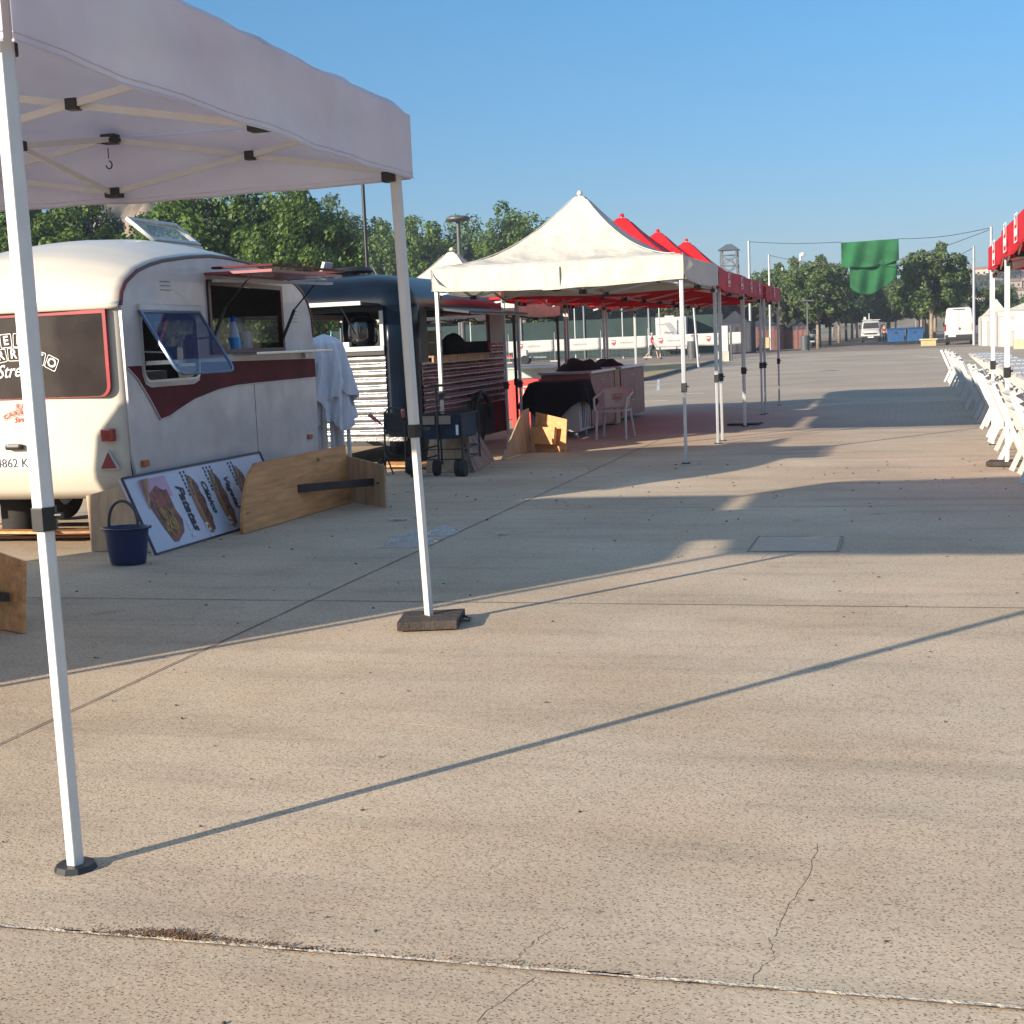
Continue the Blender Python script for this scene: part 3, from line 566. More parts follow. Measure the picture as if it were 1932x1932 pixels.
MB().lathe([(.02, 1.537), (.1, 1.537), (.1, 1.78), (.02, 1.78)], (X1 - .3, 12.9, 0), 18).build('paper', chair_white, pr_, smooth=True)
oj = thing('orange_jar', (X1 - .35, 11.95, 1.536), 'orange container behind the blue bottle in the caravan', 'container')
MB().lathe([(0, 1.537), (.09, 1.537), (.09, 1.68), (.05, 1.76), (0, 1.77)], (X1 - .35, 11.95, 0), 14).build('jar_body', orange, oj, smooth=True)
dj = thing('glass_jar', (X1 - .2, 12.6, 1.536), 'clear glass jar between the blue bottle and the paper roll', 'jar')
MB().lathe([(0, 1.537), (.05, 1.537), (.045, 1.66), (.05, 1.68)], (X1 - .2, 12.6, 0), 14).build('jar_body', glass_clear, dj, smooth=True)
# rear: window, lettering, lights, plate
yr = 10.088
rw = rrect(-8.12, 1.265, -6.195, 1.965, .09, 6, (1, 1, 0, 0))
plate(ring(rw, .03), .03, redframe, front_m(yr + .003), cv, 'rear_window_frame'); plate([ring(rw, .03)[1]], .01, glass_dark, front_m(yr + .004), cv, 'rear_window_pane')
def sign(mb_m, s, mat, boxes, parent, yfront):
    # "EL / CARRITO / Street" badge: letters in small tilted frames on an arc
    for i, ch in enumerate('EL'):
        mm = front_m(yfront) @ Matrix.Translation((mb_m[0] + (i - .5) * .125 * s, mb_m[1] + .075 * s, 0)) @ Matrix.Rotation((.5 - i) * .12, 4, 'Z')
        text(ch, .105 * s, mat, mm, parent, offset=.022)
        if boxes: plate(ring(rrect(-.056 * s, -.058 * s, .056 * s, .058 * s, .012 * s, 2), .005 * s), .002, mat, mm, parent, 'letter_frame')
    for i, ch in enumerate('CARRITO'):
        t = (i - 3) * .155; mm = front_m(yfront) @ Matrix.Translation((mb_m[0] + math.sin(t) * .80 * s, mb_m[1] - .84 * s + math.cos(t) * .80 * s, 0)) @ Matrix.Rotation(-t, 4, 'Z')
        text(ch, .105 * s, mat, mm, parent, offset=.022)
        if boxes: plate(ring(rrect(-.056 * s, -.056 * s, .056 * s, .056 * s, .012 * s, 2), .005 * s), .002, mat, mm, parent, 'letter_frame')
    text('Street', .155 * s, mat, front_m(yfront) @ Matrix.Translation((mb_m[0] - .01 * s, mb_m[1] - .18 * s, 0)) @ Matrix.Rotation(.06, 4, 'Z'), parent, shear=.45, offset=.006, squeeze=.9)
sign((-7.075, 1.675), .98, ltext, True, cv, yr - .006)
sign((-7.05, 1.175), .42, rtext, True, cv, 10.083)
text('Bailey', .055, ltext, front_m(10.083) @ Matrix.Translation((-7.07, .99, 0)) @ Matrix.Rotation(.12, 4, 'Z'), cv, shear=.4, offset=.02)
MB().bb((-7.20, 10.03, .85), (-7.05, 10.09, .90)).build('plate_lamp', black, cv, bevel=.02)
pl = MB().bb((-7.46, 10.078, .682), (-6.88, 10.088, .792)).build('number_plate', ltext, cv, bevel=.002)
MB().bb((-7.46, 10.074, .682), (-7.415, 10.0775, .792)).build('plate_strip', M('blue_plate_strip', (.02, .08, .45), .4), pl)
text('4862 KF', .105, btext, front_m(10.075) @ Matrix.Translation((-7.145, .737, 0)), pl, offset=.003, squeeze=1.0)
MB().bb((-6.32, 10.07, .90), (-6.21, 10.135, 1.005)).build('tail_light', lamp_red, cv, bevel=.015)
tri = MB().prism([(-6.36, .672), (-6.18, .672), (-6.27, .835)], 10.085, 10.11, 1); tr_ = tri.build('reflector_triangle', far_white, cv, bevel=.004)
MB().prism([(-6.342, .682), (-6.198, .682), (-6.27, .813)], 10.080, 10.086, 1).build('red_reflector', M('red_reflector', (.22, .01, .02), .4), tr_)
MB().bb((X1 + .014, 10.27, .67), (X1 + .04, 10.37, .725)).build('side_marker', orange, cv, bevel=.008); MB().bb((X1 + .014, 13.62, .64), (X1 + .04, 13.71, .69)).build('side_marker', orange, cv, bevel=.008)
# cooker and socket seen through the rear glass
for s in (1, -1):
    xc = X1 - .12 if s > 0 else X0 + .12
    wt = MB().lathe([(.18, -.09), (.31, -.09), (.32, 0), (.31, .09), (.18, .09)], n=28); wt.v = [V((xc + p.z, 12.1 + p.x, .33 + p.y)) for p in wt.v]
    wo = wt.build('wheel', rubber, cv, smooth=True); MB().cyl((xc - .07, 12.1, .33), (xc + .07, 12.1, .33), .18, n=20).build('rim', alu, wo)
MB().bb((X0 + .3, 10.3, .32), (X0 + .4, 13.9, .44)).bb((X1 - .4, 10.3, .32), (X1 - .3, 13.9, .44)).build('chassis', dark, cv)
MB().bar((CXm, 13.9, .4), (CXm, 14.9, .42), .09, .09).build('drawbar', dark, cv)
for x in (X0 + .25, X1 - .3): MB().cyl((x, 10.4, .02), (x, 10.4, .45), .02, n=8).build('corner_leg', dark, cv)
MB().lathe([(0, .42), (.17, .42), (.17, .1), (.12, .06), (0, .06)], (-7.6, 10.75, 0), 20).build('gas_tank', dark, cv, smooth=True)
# roof light
sk = MB().bb((-7.45, 12.25, 2.58), (-6.95, 13.25, 2.67)).build('rooflight_base', M('yellowed_frame', (.55, .48, .34), .6, var=.2, scale=8), cv, bevel=.01)
m_ = plane_m((-6.98, 12.30, 2.68), (0, 1, 0), (-.24, 0, .20)); lp = [(0, 0), (.95, 0), (.95, .36), (0, .36)]
ld_ = plate(ring(lp, .045), .035, far_white, m_, cv, 'rooflight_lid'); plate([ring(lp, .045)[1]], .01, glass_clear, m_, ld_, 'pane')
# ------------------------------------------------------------------ neighbouring trailer left of the picture (its shade falls into view)
nv = thing('parked_trailer', (-7.6, 4.8, 0), 'white closed trailer standing left of the front gazebo', 'trailer')
pf = [(-6.42, .45), (-6.40, 1.4), (-6.40, 2.35), (-6.46, 2.55), (-6.6, 2.64), (-8.4, 2.62), (-8.65, 2.5), (-8.85, 2.25), (-8.92, 1.8), (-8.86, 1.2), (-8.7, .7), (-8.6, .45)]
MB().prism(pf, 2.95, 6.75, 1).build('body', side_white, nv, bevel=.05); MB().bb((-8.5, 3.1, .05), (-6.5, 6.6, .45)).build('skirt', dark, nv); MB().bb((-6.4, 4.65, 2.28), (-5.3, 6.45, 2.31)).build('hatch_flap', side_white, nv)
# ------------------------------------------------------------------ navy trailer
tv = thing('food_trailer', (-7.3, 19.6, 0), 'navy food trailer with corrugated metal sides and raised black awnings', 'food trailer')
TX1, TX0, TY0, TY1 = -6.2, -8.9, 17.3, 21.95; rc = .36
def rr_pt(t, grow=0, TX0=TX0):
    # rounded rectangle footprint, t 0..1
    pts = []
    for cx, cy, a in ((TX1 - rc, TY0 + rc, -90), (TX1 - rc, TY1 - rc, 0), (TX0 + rc, TY1 - rc, 90), (TX0 + rc, TY0 + rc, 180)):
        for k in range(9): pts.append((cx + (rc + grow) * math.cos(R(a + 90 * k / 8)), cy + (rc + grow) * math.sin(R(a + 90 * k / 8))))
    return pts
FP = rr_pt(0)
def roof2():
    mb = MB(); base = rr_pt(0, .02); n = len(base); rows = []
    cx, cy = (TX0 + TX1) / 2, (TY0 + TY1) / 2
    lev = [(0, 2.10), (.0, 2.16), (.03, 2.25), (.10, 2.35), (.2, 2.43), (.34, 2.49), (.55, 2.53), (.8, 2.56), (1.1, 2.575)]
    for ins_, z in lev:
        row = []
        for x, y in base:
            dx = max(-(cx - TX0 - ins_), min(cx - TX0 - ins_, (x - cx) * (1 - ins_ / (cx - TX0)))); dy = (y - cy) * (1 - ins_ / (cy - TY0))
            row.append(V((cx + dx, cy + dy, z)))
        rows.append(row)
    vs = [p for r_ in rows for p in r_]; fs = []
    for i in range(len(rows) - 1):
        for k in range(n): fs.append((i * n + k, i * n + (k + 1) % n, (i + 1) * n + (k + 1) % n, (i + 1) * n + k))
    fs.append(tuple(range((len(rows) - 1) * n, len(rows) * n))); mb.add(vs, fs); return mb
ro = roof2().build('roof', navy, tv, smooth='all')
e = MB().bb((TX0 + .1, TY0 + .1, .42), (TX1 - .1, TY1 - .1, .48)).build('floor', dark, tv)
# corner posts (quarter shells), and red far corner
for k, mt in ((0, navy), (1, red_paint), (2, navy), (3, navy)):
    seg = FP[k * 9:(k + 1) * 9]
    MB().grid(lambda u, v: V((seg[round(u * 8)][0], seg[round(u * 8)][1], .16 + (2.12 - .16) * v)), 8, 4).build('corner_post', mt, tv, smooth='all', solid=.02)
def corr(mb, a, b, z0, z1, nrm, period, amp):
    a, b = V((*a, 0)), V((*b, 0)); nr = V((*nrm, 0)); n = int((z1 - z0) / period * 8)
    def fn(u, v):
        z = z0 + (z1 - z0) * v; ph = (z / period) % 1
        d = amp * abs(math.sin(PI * ph)) ** .6 + noise.noise(V((u * 9, z * 12, a.x))) * .005
        p = a.lerp(b, u) + nr * d; return V((p.x, p.y, z))
    mb.grid(fn, 40, n)
# end wall facing the camera
ex0, ex1 = TX0 + rc, TX1 - rc
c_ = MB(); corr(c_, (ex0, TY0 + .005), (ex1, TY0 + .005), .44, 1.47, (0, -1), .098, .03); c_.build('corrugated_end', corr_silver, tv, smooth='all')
MB().bb((ex0, TY0 - .03, 1.47), (ex1, TY0 + .02, 1.525)).build('end_sill_strip', black, tv); MB().bb((ex0, TY0 - .05, 1.526), (ex1, TY0 + .03, 1.585)).bb((ex1 - .05, TY0 - .03, 1.586), (ex1, TY0 + .03, 2.04)).build('end_window_frame', far_white, tv)
MB().bb((ex0, TY0 - .01, 2.04), (ex1, TY0 + .03, 2.11)).build('end_lintel', navy, tv)
MB().bb((ex0, TY0 + .0, .28), (ex1, TY0 + .03, .43)).build('end_skirt', black, tv)
aw = MB(); aw.add([(ex0, TY0 - .03, 2.12), (ex1 - .05, TY0 - .03, 2.12), (ex1 - .05, TY0 - .62, 2.13), (ex0, TY0 - .62, 2.13)], [(0, 1, 2, 3)]); awo = aw.build('end_awning', black, tv, solid=.03)
MB().bb((ex0, TY0 - .66, 2.105), (ex1 - .05, TY0 - .625, 2.155)).build('awning_edge', far_white, awo)
for x in (ex0 + .6, ex1 - .4): MB().tube([(x, TY0, 1.75), (x, TY0 - .45, 2.1)], .012, 6).build('awning_strut', black, tv)
# side wall with serving window
sy0, sy1 = TY0 + rc, TY1 - rc
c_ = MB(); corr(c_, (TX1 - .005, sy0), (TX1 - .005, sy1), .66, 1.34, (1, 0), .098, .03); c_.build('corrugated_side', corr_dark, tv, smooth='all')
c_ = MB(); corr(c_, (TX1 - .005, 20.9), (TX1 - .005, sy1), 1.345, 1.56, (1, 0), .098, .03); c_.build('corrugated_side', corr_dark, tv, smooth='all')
MB().bb((TX1 - .02, 20.9, 1.56), (TX1 + .012, sy1, 2.11)).build('side_panel', M('oxblood_panel', (.06, .008, .012), .3), tv)
MB().bb((TX1 - .02, sy0, 1.345), (TX1 + .01, 17.95, 2.11)).build('side_panel', black, tv)
MB().bb((TX1 - .02, 17.95, 2.04), (TX1 + .01, 20.9, 2.11)).build('side_lintel', navy, tv)
MB().bb((TX1 - .03, sy0, .17), (TX1 + .0, sy1 - .6, .655)).build('side_skirt', black, tv); MB().bb((TX1 - .03, sy1 - .6, .17), (TX1 + .001, sy1, .655)).build('side_skirt', maroon, tv)
MB().bb((TX1 - .45, 18.05, 1.40), (TX1 + .10, 20.7, 1.425)).build('serving_counter', plank_w, tv)
MB().bb((TX1 + .02, 18.05, 1.33), (TX1 + .045, 20.7, 1.399)).build('counter_fascia', ply, tv)
aw = MB(); aw.add([(TX1, 17.9, 2.07), (TX1, 20.9, 2.07), (TX1 + .62, 20.9, 1.98), (TX1 + .62, 17.9, 1.98)], [(0, 1, 2, 3)]); awo = aw.build('side_awning', black, tv, solid=.03)
e = MB()
for k in range(40): e.box((TX1 + .63, 17.95 + k * .075, 1.965), (.008, .03, .02))
e.build('awning_fringe', alu, awo)
MB().bb((TX1 + .1, 18.3, 1.96), (TX1 + .18, 19.3, 1.99)).build('strip_light', lamp_red, awo)
# far walls: low enough openings to see the trees through
MB().bb((TX0 - .01, sy0, .45), (TX0 + .02, sy1, 1.55)).bb((TX0 - .01, sy0, 2.02), (TX0 + .02, sy1, 2.11)).bb((TX0 - .01, 19.2, 1.55), (TX0 + .02, 19.3, 2.02)).build('rear_wall', far_white, tv)
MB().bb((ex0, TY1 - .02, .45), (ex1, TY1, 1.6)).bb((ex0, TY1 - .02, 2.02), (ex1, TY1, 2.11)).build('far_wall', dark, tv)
MB().grid(lambda u, v: V((TX1 + .03 + .05 * (v > .5), 20.15 + .42 * math.cos(PI * u), .40 + .44 * math.sin(PI * u))), 16, 1).build('wheel_arch', black, tv, solid=.04)
wt = MB().lathe([(.18, -.1), (.32, -.1), (.33, 0), (.32, .1), (.18, .1)], n=28); wt.v = [V((TX1 - .1 + p.z, 20.15 + p.x, .34 + p.y)) for p in wt.v]
wo = wt.build('wheel', rubber, tv, smooth=True); MB().cyl((TX1 - .16, 20.15, .34), (TX1 - .02, 20.15, .34), .18, n=20).build('rim', alu, wo)
MB().bar((-6.15, TY0 - .5, .40), (-7.3, TY0 - .5, .42), .1, .05).bar((-6.9, TY0 - .5, .40), (-6.9, TY0, .38), .06, .06).build('tow_step', steel, tv)
MB().lathe([(0, 2.60), (.28, 2.60), (.30, 2.62), (.26, 2.67), (0, 2.69)], (-7.4, 18.4, 0), 20).lathe([(.1, 2.5), (.1, 2.6)], (-7.4, 18.4, 0), 12).build('roof_fan', black, tv, smooth=True)
MB().box((-7.75, 18.3, 2.66), (.04, .3, .22), Matrix.Rotation(.35, 3, 'Y')).build('roof_hatch', far_white, tv)
# goods inside the trailer
ur = thing('soup_kettle', (-6.98, 17.62, 1.585), 'glossy black kettle standing in the trailer end window', 'kettle')
MB().lathe([(0, 1.59), (.15, 1.59), (.19, 1.65), (.2, 1.80), (.19, 1.90), (.2, 1.91), (.14, 1.965), (.03, 1.985), (0, 1.985)], (-6.98, 17.62, 0), 24).build('pot', M('gloss_black_enamel', (.01, .01, .012), .12, coat=1), ur, smooth=True)
MB().lathe([(0, 2.01), (.03, 2.0), (.02, 1.985)], (-6.98, 17.62, 0), 12).build('knob', steel, ur)
for (x, y, z, d, lab) in ((-6.3, 18.55, 1.43, .17, 'lower cardboard box by the pole on the trailer counter'), (-6.3, 18.56, 1.605, .16, 'upper cardboard box by the pole on the trailer counter'), (-6.4, 18.05, 1.6, .15, 'cardboard box at the near end of the trailer counter')):
    z0 = z if 'near' not in lab else 1.43
    b_ = thing('cardboard_box', (x, y, z0), lab, 'box', 'boxes on the trailer counter'); MB().bb((x - d / 2, y - d / 2, z0), (x + d / 2, y + d / 2, z0 + d)).build('carton', M('carton', (.30, .22, .14), .8), b_, bevel=.004)
    MB().bb((x + d / 2 + .001, y - d / 2 + .03, z0 + .04), (x + d / 2 + .002, y + d / 2 - .03, z0 + .11)).build('carton_label', ltext, b_)
d_ = MB(); d_.grid(lambda u, v: V((-6.42 + math.cos(2 * PI * u) * .16 * math.sin(PI * v * .5), 19.75 + math.sin(2 * PI * u) * .5 * math.sin(PI * v * .5), 1.426 + .3 * math.cos(PI * v * .5) + .02 * noise.noise(V((u * 6, v * 6, 0))))), 20, 8, True)
tag(d_.build('cloth_heap', fab_black, smooth='all'), 'black cloth heap on the trailer counter', 'cloth')
gb = thing('green_bottle', (-7.35, 17.42, 1.585), 'teal bottle standing in the trailer end window', 'bottle')
MB().lathe([(0, 1.59), (.035, 1.59), (.035, 1.72), (.012, 1.77), (.012, 1.82), (0, 1.82)], (-7.35, 17.42, 0), 12).build('bottle_body', M('teal_plastic', (.01, .2, .22), .3), gb, smooth=True)
wb = thing('white_carton', (-7.15, 17.4, 1.585), 'small white carton beside the black kettle', 'box'); MB().bb((-7.2, 17.35, 1.587), (-7.08, 17.45, 1.65)).build('carton', ltext, wb, bevel=.003)
# ------------------------------------------------------------------ folded gazebo
fg = thing('folded_gazebo', (-6.32, 14.75, 0), 'folded white gazebo bundle standing upright between the caravan and trailer', 'folded gazebo')
def tri_w(x): x = x % 1; return 4 * abs(x - .5) - 1
def tier(ks, amp, kf, hemz, ph):
    def fn(u, v):
        a = 2 * PI * u
        for i in range(len(ks) - 1):
            if v <= ks[i + 1][0] + 1e-9:
                t = (v - ks[i][0]) / (ks[i + 1][0] - ks[i][0]); r = ks[i][1] + (ks[i + 1][1] - ks[i][1]) * t; z = ks[i][2] + (ks[i + 1][2] - ks[i][2]) * t; break
        w_ = u * kf + ph + .35 * noise.noise(V((math.cos(a) * 1.5, math.sin(a) * 1.5, v * 1.2 + ph)))
        r += amp * tri_w(w_) * min(1, v * 1.6) + amp * .35 * tri_w(w_ * 3 + v) * v + .01 * noise.noise(V((math.cos(a) * 8, math.sin(a) * 8, v * 7)))
        z += hemz * tri_w(u * 4 + ph * 2 + .2) * v ** 3 + .03 * tri_w(u * 13) * v ** 3
        return V((-6.32 + r * math.cos(a), 14.75 + r * math.sin(a), z))
    return fn
MB().grid(tier([(0, .22, 1.22), (.4, .25, 1.05), (1, .27, .72)], .055, 12, .08, .3), 180, 16, True).build('folded_canopy', cover_blue, fg, smooth=True)
MB().grid(tier([(0, .015, 1.74), (.12, .12, 1.70), (.25, .20, 1.63), (.6, .26, 1.32), (1, .31, 1.04)], .06, 9, .11, .05), 180, 24, True).build('folded_valance', cover_blue, fg, smooth=True)
for k in range(14):
    a = 2 * PI * k / 14; x, y = -6.32 + .22 * math.cos(a) * (1 if k % 2 else .6), 14.75 + .22 * math.sin(a) * (1 if k % 3 else .6)
    MB().box((x, y, .72), (.036, .036, 1.40)).build('leg', white_paint if k % 2 else cover_blue, fg)
for a in (0, 2, 4): MB().box((-6.32 + .22 * math.cos(a), 14.75 + .22 * math.sin(a), .78), (.06, .06, .1)).build('slider', black, fg)
# ------------------------------------------------------------------ boards by the caravan
def slab(name, q, th, mat, parent=None):
    # quad board (4 corners, counterclockwise from the front) with thickness behind it
    q = [V(p) for p in q]; n = (q[1] - q[0]).cross(q[3] - q[0]).normalized()
    return MB().add(q + [p - n * th for p in q], [(0, 1, 2, 3), (7, 6, 5, 4), (0, 4, 5, 1), (1, 5, 6, 2), (2, 6, 7, 3), (3, 7, 4, 0)]).build(name, mat, parent, bevel=.002)
mb_ = thing('menu_board', (-5.7, 11, 0), 'long white menu board with hot dog pictures leaning on the caravan side', 'menu board')
bo_, bu, bv = V((-5.76, 9.84, .01)), V((.012, 1, 0)).normalized(), V((-.26, .14, .62)).normalized()
BL = 2.42; BH = .66
mm = plane_m(bo_, bu, bv)
slab('panel', [mm @ V((0, 0, 0)), mm @ V((BL, 0, 0)), mm @ V((BL, BH, 0)), mm @ V((0, BH, 0))], .03, M('printed_pale_blue', (.50, .55, .66), .35, var=.08, scale=1.2, col2=(.66, .58, .64)), mb_)
fr = MB()
for a, b in (((0, 0), (BL, 0)), ((0, BH), (BL, BH)), ((0, 0), (0, BH)), ((BL, 0), (BL, BH))): fr.bar(mm @ V((*a, .004)), mm @ V((*b, .004)), .018, .016, up=mm.to_3x3() @ V((0, 0, 1)))
fr.build('board_frame', M('dark_purple_frame', (.05, .02, .04), .5), mb_)
TM = lambda u, v, r=-PI / 2: mm @ Matrix.Translation((u, v, .004)) @ Matrix.Rotation(r, 4, 'Z')
plate([[(.20, .40), (.62, .44), (.62, .62), (.20, .62)]], .002, M('pink_print', (.55, .30, .42), .5), mm @ Matrix.Translation((0, 0, .0025)), mb_, 'pink_patch')
foodc = M('fries_print', (.22, .14, .06), .5, var=.7, scale=16, col2=(.40, .08, .05)); bunc = M('bun_print', (.30, .14, .06), .5, var=.3, scale=8); fill = M('filling_print', (.06, .05, .03), .5, var=.6, scale=25, col2=(.28, .10, .06))
plate([[(.22, .54), (.30, .50), (.42, .55), (.50, .50), (.56, .50), (.56, .32), (.60, .22), (.55, .12), (.40, .05), (.34, .06), (.28, .20), (.22, .38)]], .002, foodc, mm @ Matrix.Translation((0, 0, .004)), mb_, 'fries_picture')
fy_ = M('fried_yellow', (.38, .22, .05), .5, var=.3, scale=30)
for i in range(20):
    a_ = random.uniform(-.7, .7); cx_, cy_ = random.uniform(.33, .50), random.uniform(.14, .34); plate([[(-.008, -.05), (.008, -.05), (.008, .05), (-.008, .05)]], .002, fy_, mm @ Matrix.Translation((cx_, cy_, .0055 + i * .0002)) @ Matrix.Rotation(a_, 4, 'Z'), mb_, 'chip_picture')
for cu_, s in ((.98, 1), (1.38, 1), (1.84, 1)):
    plate([[(cu_ + .085 * math.cos(t), .31 + .27 * math.sin(t)) for t in [2 * PI * i / 26 for i in range(26)]]], .002, bunc, mm @ Matrix.Translation((0, 0, .004)), mb_, 'hot_dog_picture')
    plate([[(cu_ + .045 + (.05 + .012 * math.sin(9 * t)) * math.cos(t), .30 + .24 * math.sin(t)) for t in [2 * PI * i / 40 for i in range(40)]]], .002, fill, mm @ Matrix.Translation((0, 0, .0055)), mb_, 'filling_picture')
for s, u, v, z in (('Patatas', .76, .31, .145), ('Clásico', 1.17, .36, .105), ('Vegetal', 1.58, .36, .105)):
    text(s, z, btext, TM(u, v), mb_, shear=.3, offset=.03)
for s, u, v in (('6,5 €', .66, .12), ('6,5 €', .93, .07), ('7,5 €', 1.33, .07)): text(s, .07, ltext, TM(u, v) @ Matrix.Translation((0, 0, .004)), mb_, offset=.02)
for u in (.88, .94, 1.28, 1.34, 1.40, 1.74, 1.8):
    q = MB()
    for k in range(7):
        a = .40 + k * .034; q.bar(mm @ V((u, a, .004)), mm @ V((u + .012 * (k % 2), a + .022, .004)), .018, .003, up=mm.to_3x3() @ V((0, 0, 1)))
    q.build('small_print', btext, mb_)
# plywood sheet behind the bucket
tag(slab('plywood_sheet', [(-6.45, 10.02, .01), (-5.86, 9.97, .01), (-5.93, 10.08, .60), (-6.50, 10.08, .46)], .018, ply), 'small stained plywood sheet leaning on the caravan rear corner', 'board')
# pine panel
pp = thing('pine_panel', (-5.55, 12.1, 0), 'long knotty pine panel with curved end standing before the menu board', 'board')
pm = plane_m((-5.585, 11.0, .01), V((.085, 2.1, 0)), V((-.03, .05, .6)))
out = [(0, 0), (2.26, 0), (2.26, .585), (.36, .585), (.22, .50), (.10, .33), (.03, .15)]
plate([out], .028, pine, pm, pp, 'board_face')
MB().bar((-5.55, 12.12, .28), (-5.12, 12.98, .245), .05, .075).build('batten', wood_dark, pp)
pe = thing('end_panel', (-5.2, 13.2, 0), 'short pale plywood end panel joined at an angle to the pine panel', 'board')
slab('board_face', [(-5.54, 13.30, .01), (-4.93, 12.80, .01), (-4.95, 12.85, .42), (-5.56, 13.32, .49)], .02, ply, pe)
MB().cyl((-5.13, 13.02, .245), (-5.03, 12.9, .24), .010, n=8).build('bolt', wood_dark, pe)
# plank near left edge
lb = thing('wooden_box_side', (-5.5, 7.2, 0), 'pine box side standing at the left edge of the picture', 'board')
slab('board_face', [(-6.4, 7.55, .01), (-4.96, 6.93, .01), (-4.93, 6.95, .43), (-6.3, 7.62, .60)], .025, pine, lb)
MB().bar((-6.0, 7.36, .22), (-5.04, 6.93, .22), .03, .05).build('batten', wood_dark, lb)
# planks under the caravan
for i, (x, y, l, r, m2) in enumerate(((-7.6, 10.75, 1.9, .05, plank_w), (-7.4, 10.95, 1.7, -.06, pine), (-7.75, 11.2, 2.0, .02, plank_w), (-7.3, 10.55, 1.5, .12, plank_w), (-7.9, 10.45, 1.6, -.04, pine))):
    b_ = MB().box((x, y, .03 + i * .022), (l, .14, .02), Matrix.Rotation(r, 3, 'Z')).build('plank', m2)
    tag(b_, 'loose wooden plank in the flat pile under the rear of the cream caravan', 'plank', 'planks piled under the caravan')
# bucket
bk = thing('bucket', (-5.75, 9.42, 0), 'dark blue oval mop bucket with raised black handle', 'bucket')
bp_ = [(0, .012), (.135, .012), (.142, .03), (.175, .27), (.198, .278), (.2, .29), (.186, .292), (.168, .27), (.135, .04), (0, .035)]
b_ = MB().lathe(bp_, (0, 0, 0), 32); b_.v = [V((-5.75 + p.x, 9.42 + p.y * .8, p.z)) for p in b_.v]; b_.build('pail', navy_plastic, bk, smooth=True)
MB().tube([(-5.77 + .125 * math.cos(t) * 1.0, 9.42, .285 + .205 * math.sin(t) ** .8 if math.sin(t) > 0 else .285) for t in [PI * i / 20 for i in range(21)]], .012, 8).build('handle', M('dark_grey_plastic', (.05, .05, .05), .5), bk, smooth=True)
# ------------------------------------------------------------------ trolleys
ht = thing('hand_truck', (-6.1, 16.25, 0), 'black folding hand truck with pink grips in front of the trailer corner', 'hand truck')
q = MB(); pts = [(-6.22, 16.2, .02), (-6.22, 16.24, .55), (-6.22, 16.27, .76), (-6.17, 16.28, .82), (-6.0, 16.28, .82), (-5.95, 16.27, .76), (-5.95, 16.24, .55), (-5.95, 16.2, .02)]
q.tube(pts, .013, 8); q.tube([(-6.22, 16.24, .52), (-5.95, 16.24, .51)], .012, 8); q.tube([(-6.22, 16.26, .68), (-5.95, 16.26, .68)], .008, 6); q.tube([(-6.22, 16.2, .3), (-6.08, 16.1, .02)], .011, 6); q.build('tube_frame', black, ht, smooth=True)
q = MB(); q.bb((-6.21, 16.25, .53), (-5.96, 16.27, .76)); q.build('back_panel', M('black_panel', (.015, .015, .017), .6), ht)
for a, b in (((-6.23, 16.2, .62), (-6.36, 16.1, .76)), ((-5.94, 16.2, .66), (-5.92, 16.1, .80))): g_ = MB().tube([a, V(a).lerp(V(b), .4)], .012, 8).build('grip_arm', black, ht); MB().tube([V(a).lerp(V(b), .4), b], .024, 8).build('grip', M('pink_grip', (.5, .16, .14), .6), g_)
for x in (-6.28, -5.9):
    wt = MB().cyl((x - .02, 16.22, .1), (x + .02, 16.22, .1), .1, n=18).build('wheel', rubber, ht); MB().cyl((x - .022, 16.22, .1), (x + .022, 16.22, .1), .05, n=12).build('rim', far_white, wt)
wg = thing('folding_wagon', (-5.4, 16.0, 0), 'black folding wagon with navy fabric and upright handle', 'wagon')
q = MB(); x0, x1, y0, y1 = -5.62, -5.10, 15.85, 16.55
for x in (x0, x1):
    for y in (y0, y1): q.cyl((x, y, .18), (x, y, .74), .012, n=8)
for z in (.74, .21, .33):
    q.tube([(x0, y0, z), (x1, y0, z), (x1, y1, z), (x0, y1, z)], .011, 6, True)
q.cyl(((x0 + x1) / 2, y0, .15), ((x0 + x1) / 2, y0, .74), .014, n=8); q.build('wagon_frame', black, wg, smooth=True)
q = MB(); q.bb((x0 + .03, y0 + .02, .47), (x1 - .03, y0 + .03, .72)); q.bb((x0 + .03, y0 + .02, .45), (x1 - .03, y1 - .02, .46)); q.bb((x0 + .02, y0 + .03, .47), (x0 + .03, y1, .72)); q.bb((x1 - .03, y0 + .03, .47), (x1 - .02, y1, .72)); q.bb((x0 + .03, y1 - .01, .47), (x1 - .03, y1, .72)); q.build('fabric_tub', M('navy_nylon', (.012, .025, .05), .7), wg)
q = MB(); q.cyl((-5.39, 15.82, .2), (-5.39, 15.84, 1.09), .014, n=8); q.bar((-5.46, 15.84, 1.09), (-5.30, 15.84, 1.09), .025, .03); q.build('pull_handle', black, wg)
for x in (-5.50, -5.30): MB().bb((x - .075, 15.83, .63), (x + .075, 15.84, .73)).build('tan_patch', M('tan_card', (.30, .22, .17), .7), wg)
MB().bb((-5.16, 15.82, .50), (-5.13, 15.83, .62)).build('white_strap', ltext, wg)
for x, y in ((-5.72, 15.92), (-5.48, 16.0), (-5.18, 15.92), (-5.09, 15.84)):
    wt = MB().cyl((x - .03, y, .1), (x + .03, y, .1), .1 if x > -5.6 else .14, n=20); wt.build('wheel', rubber, wg, bevel=.006); 
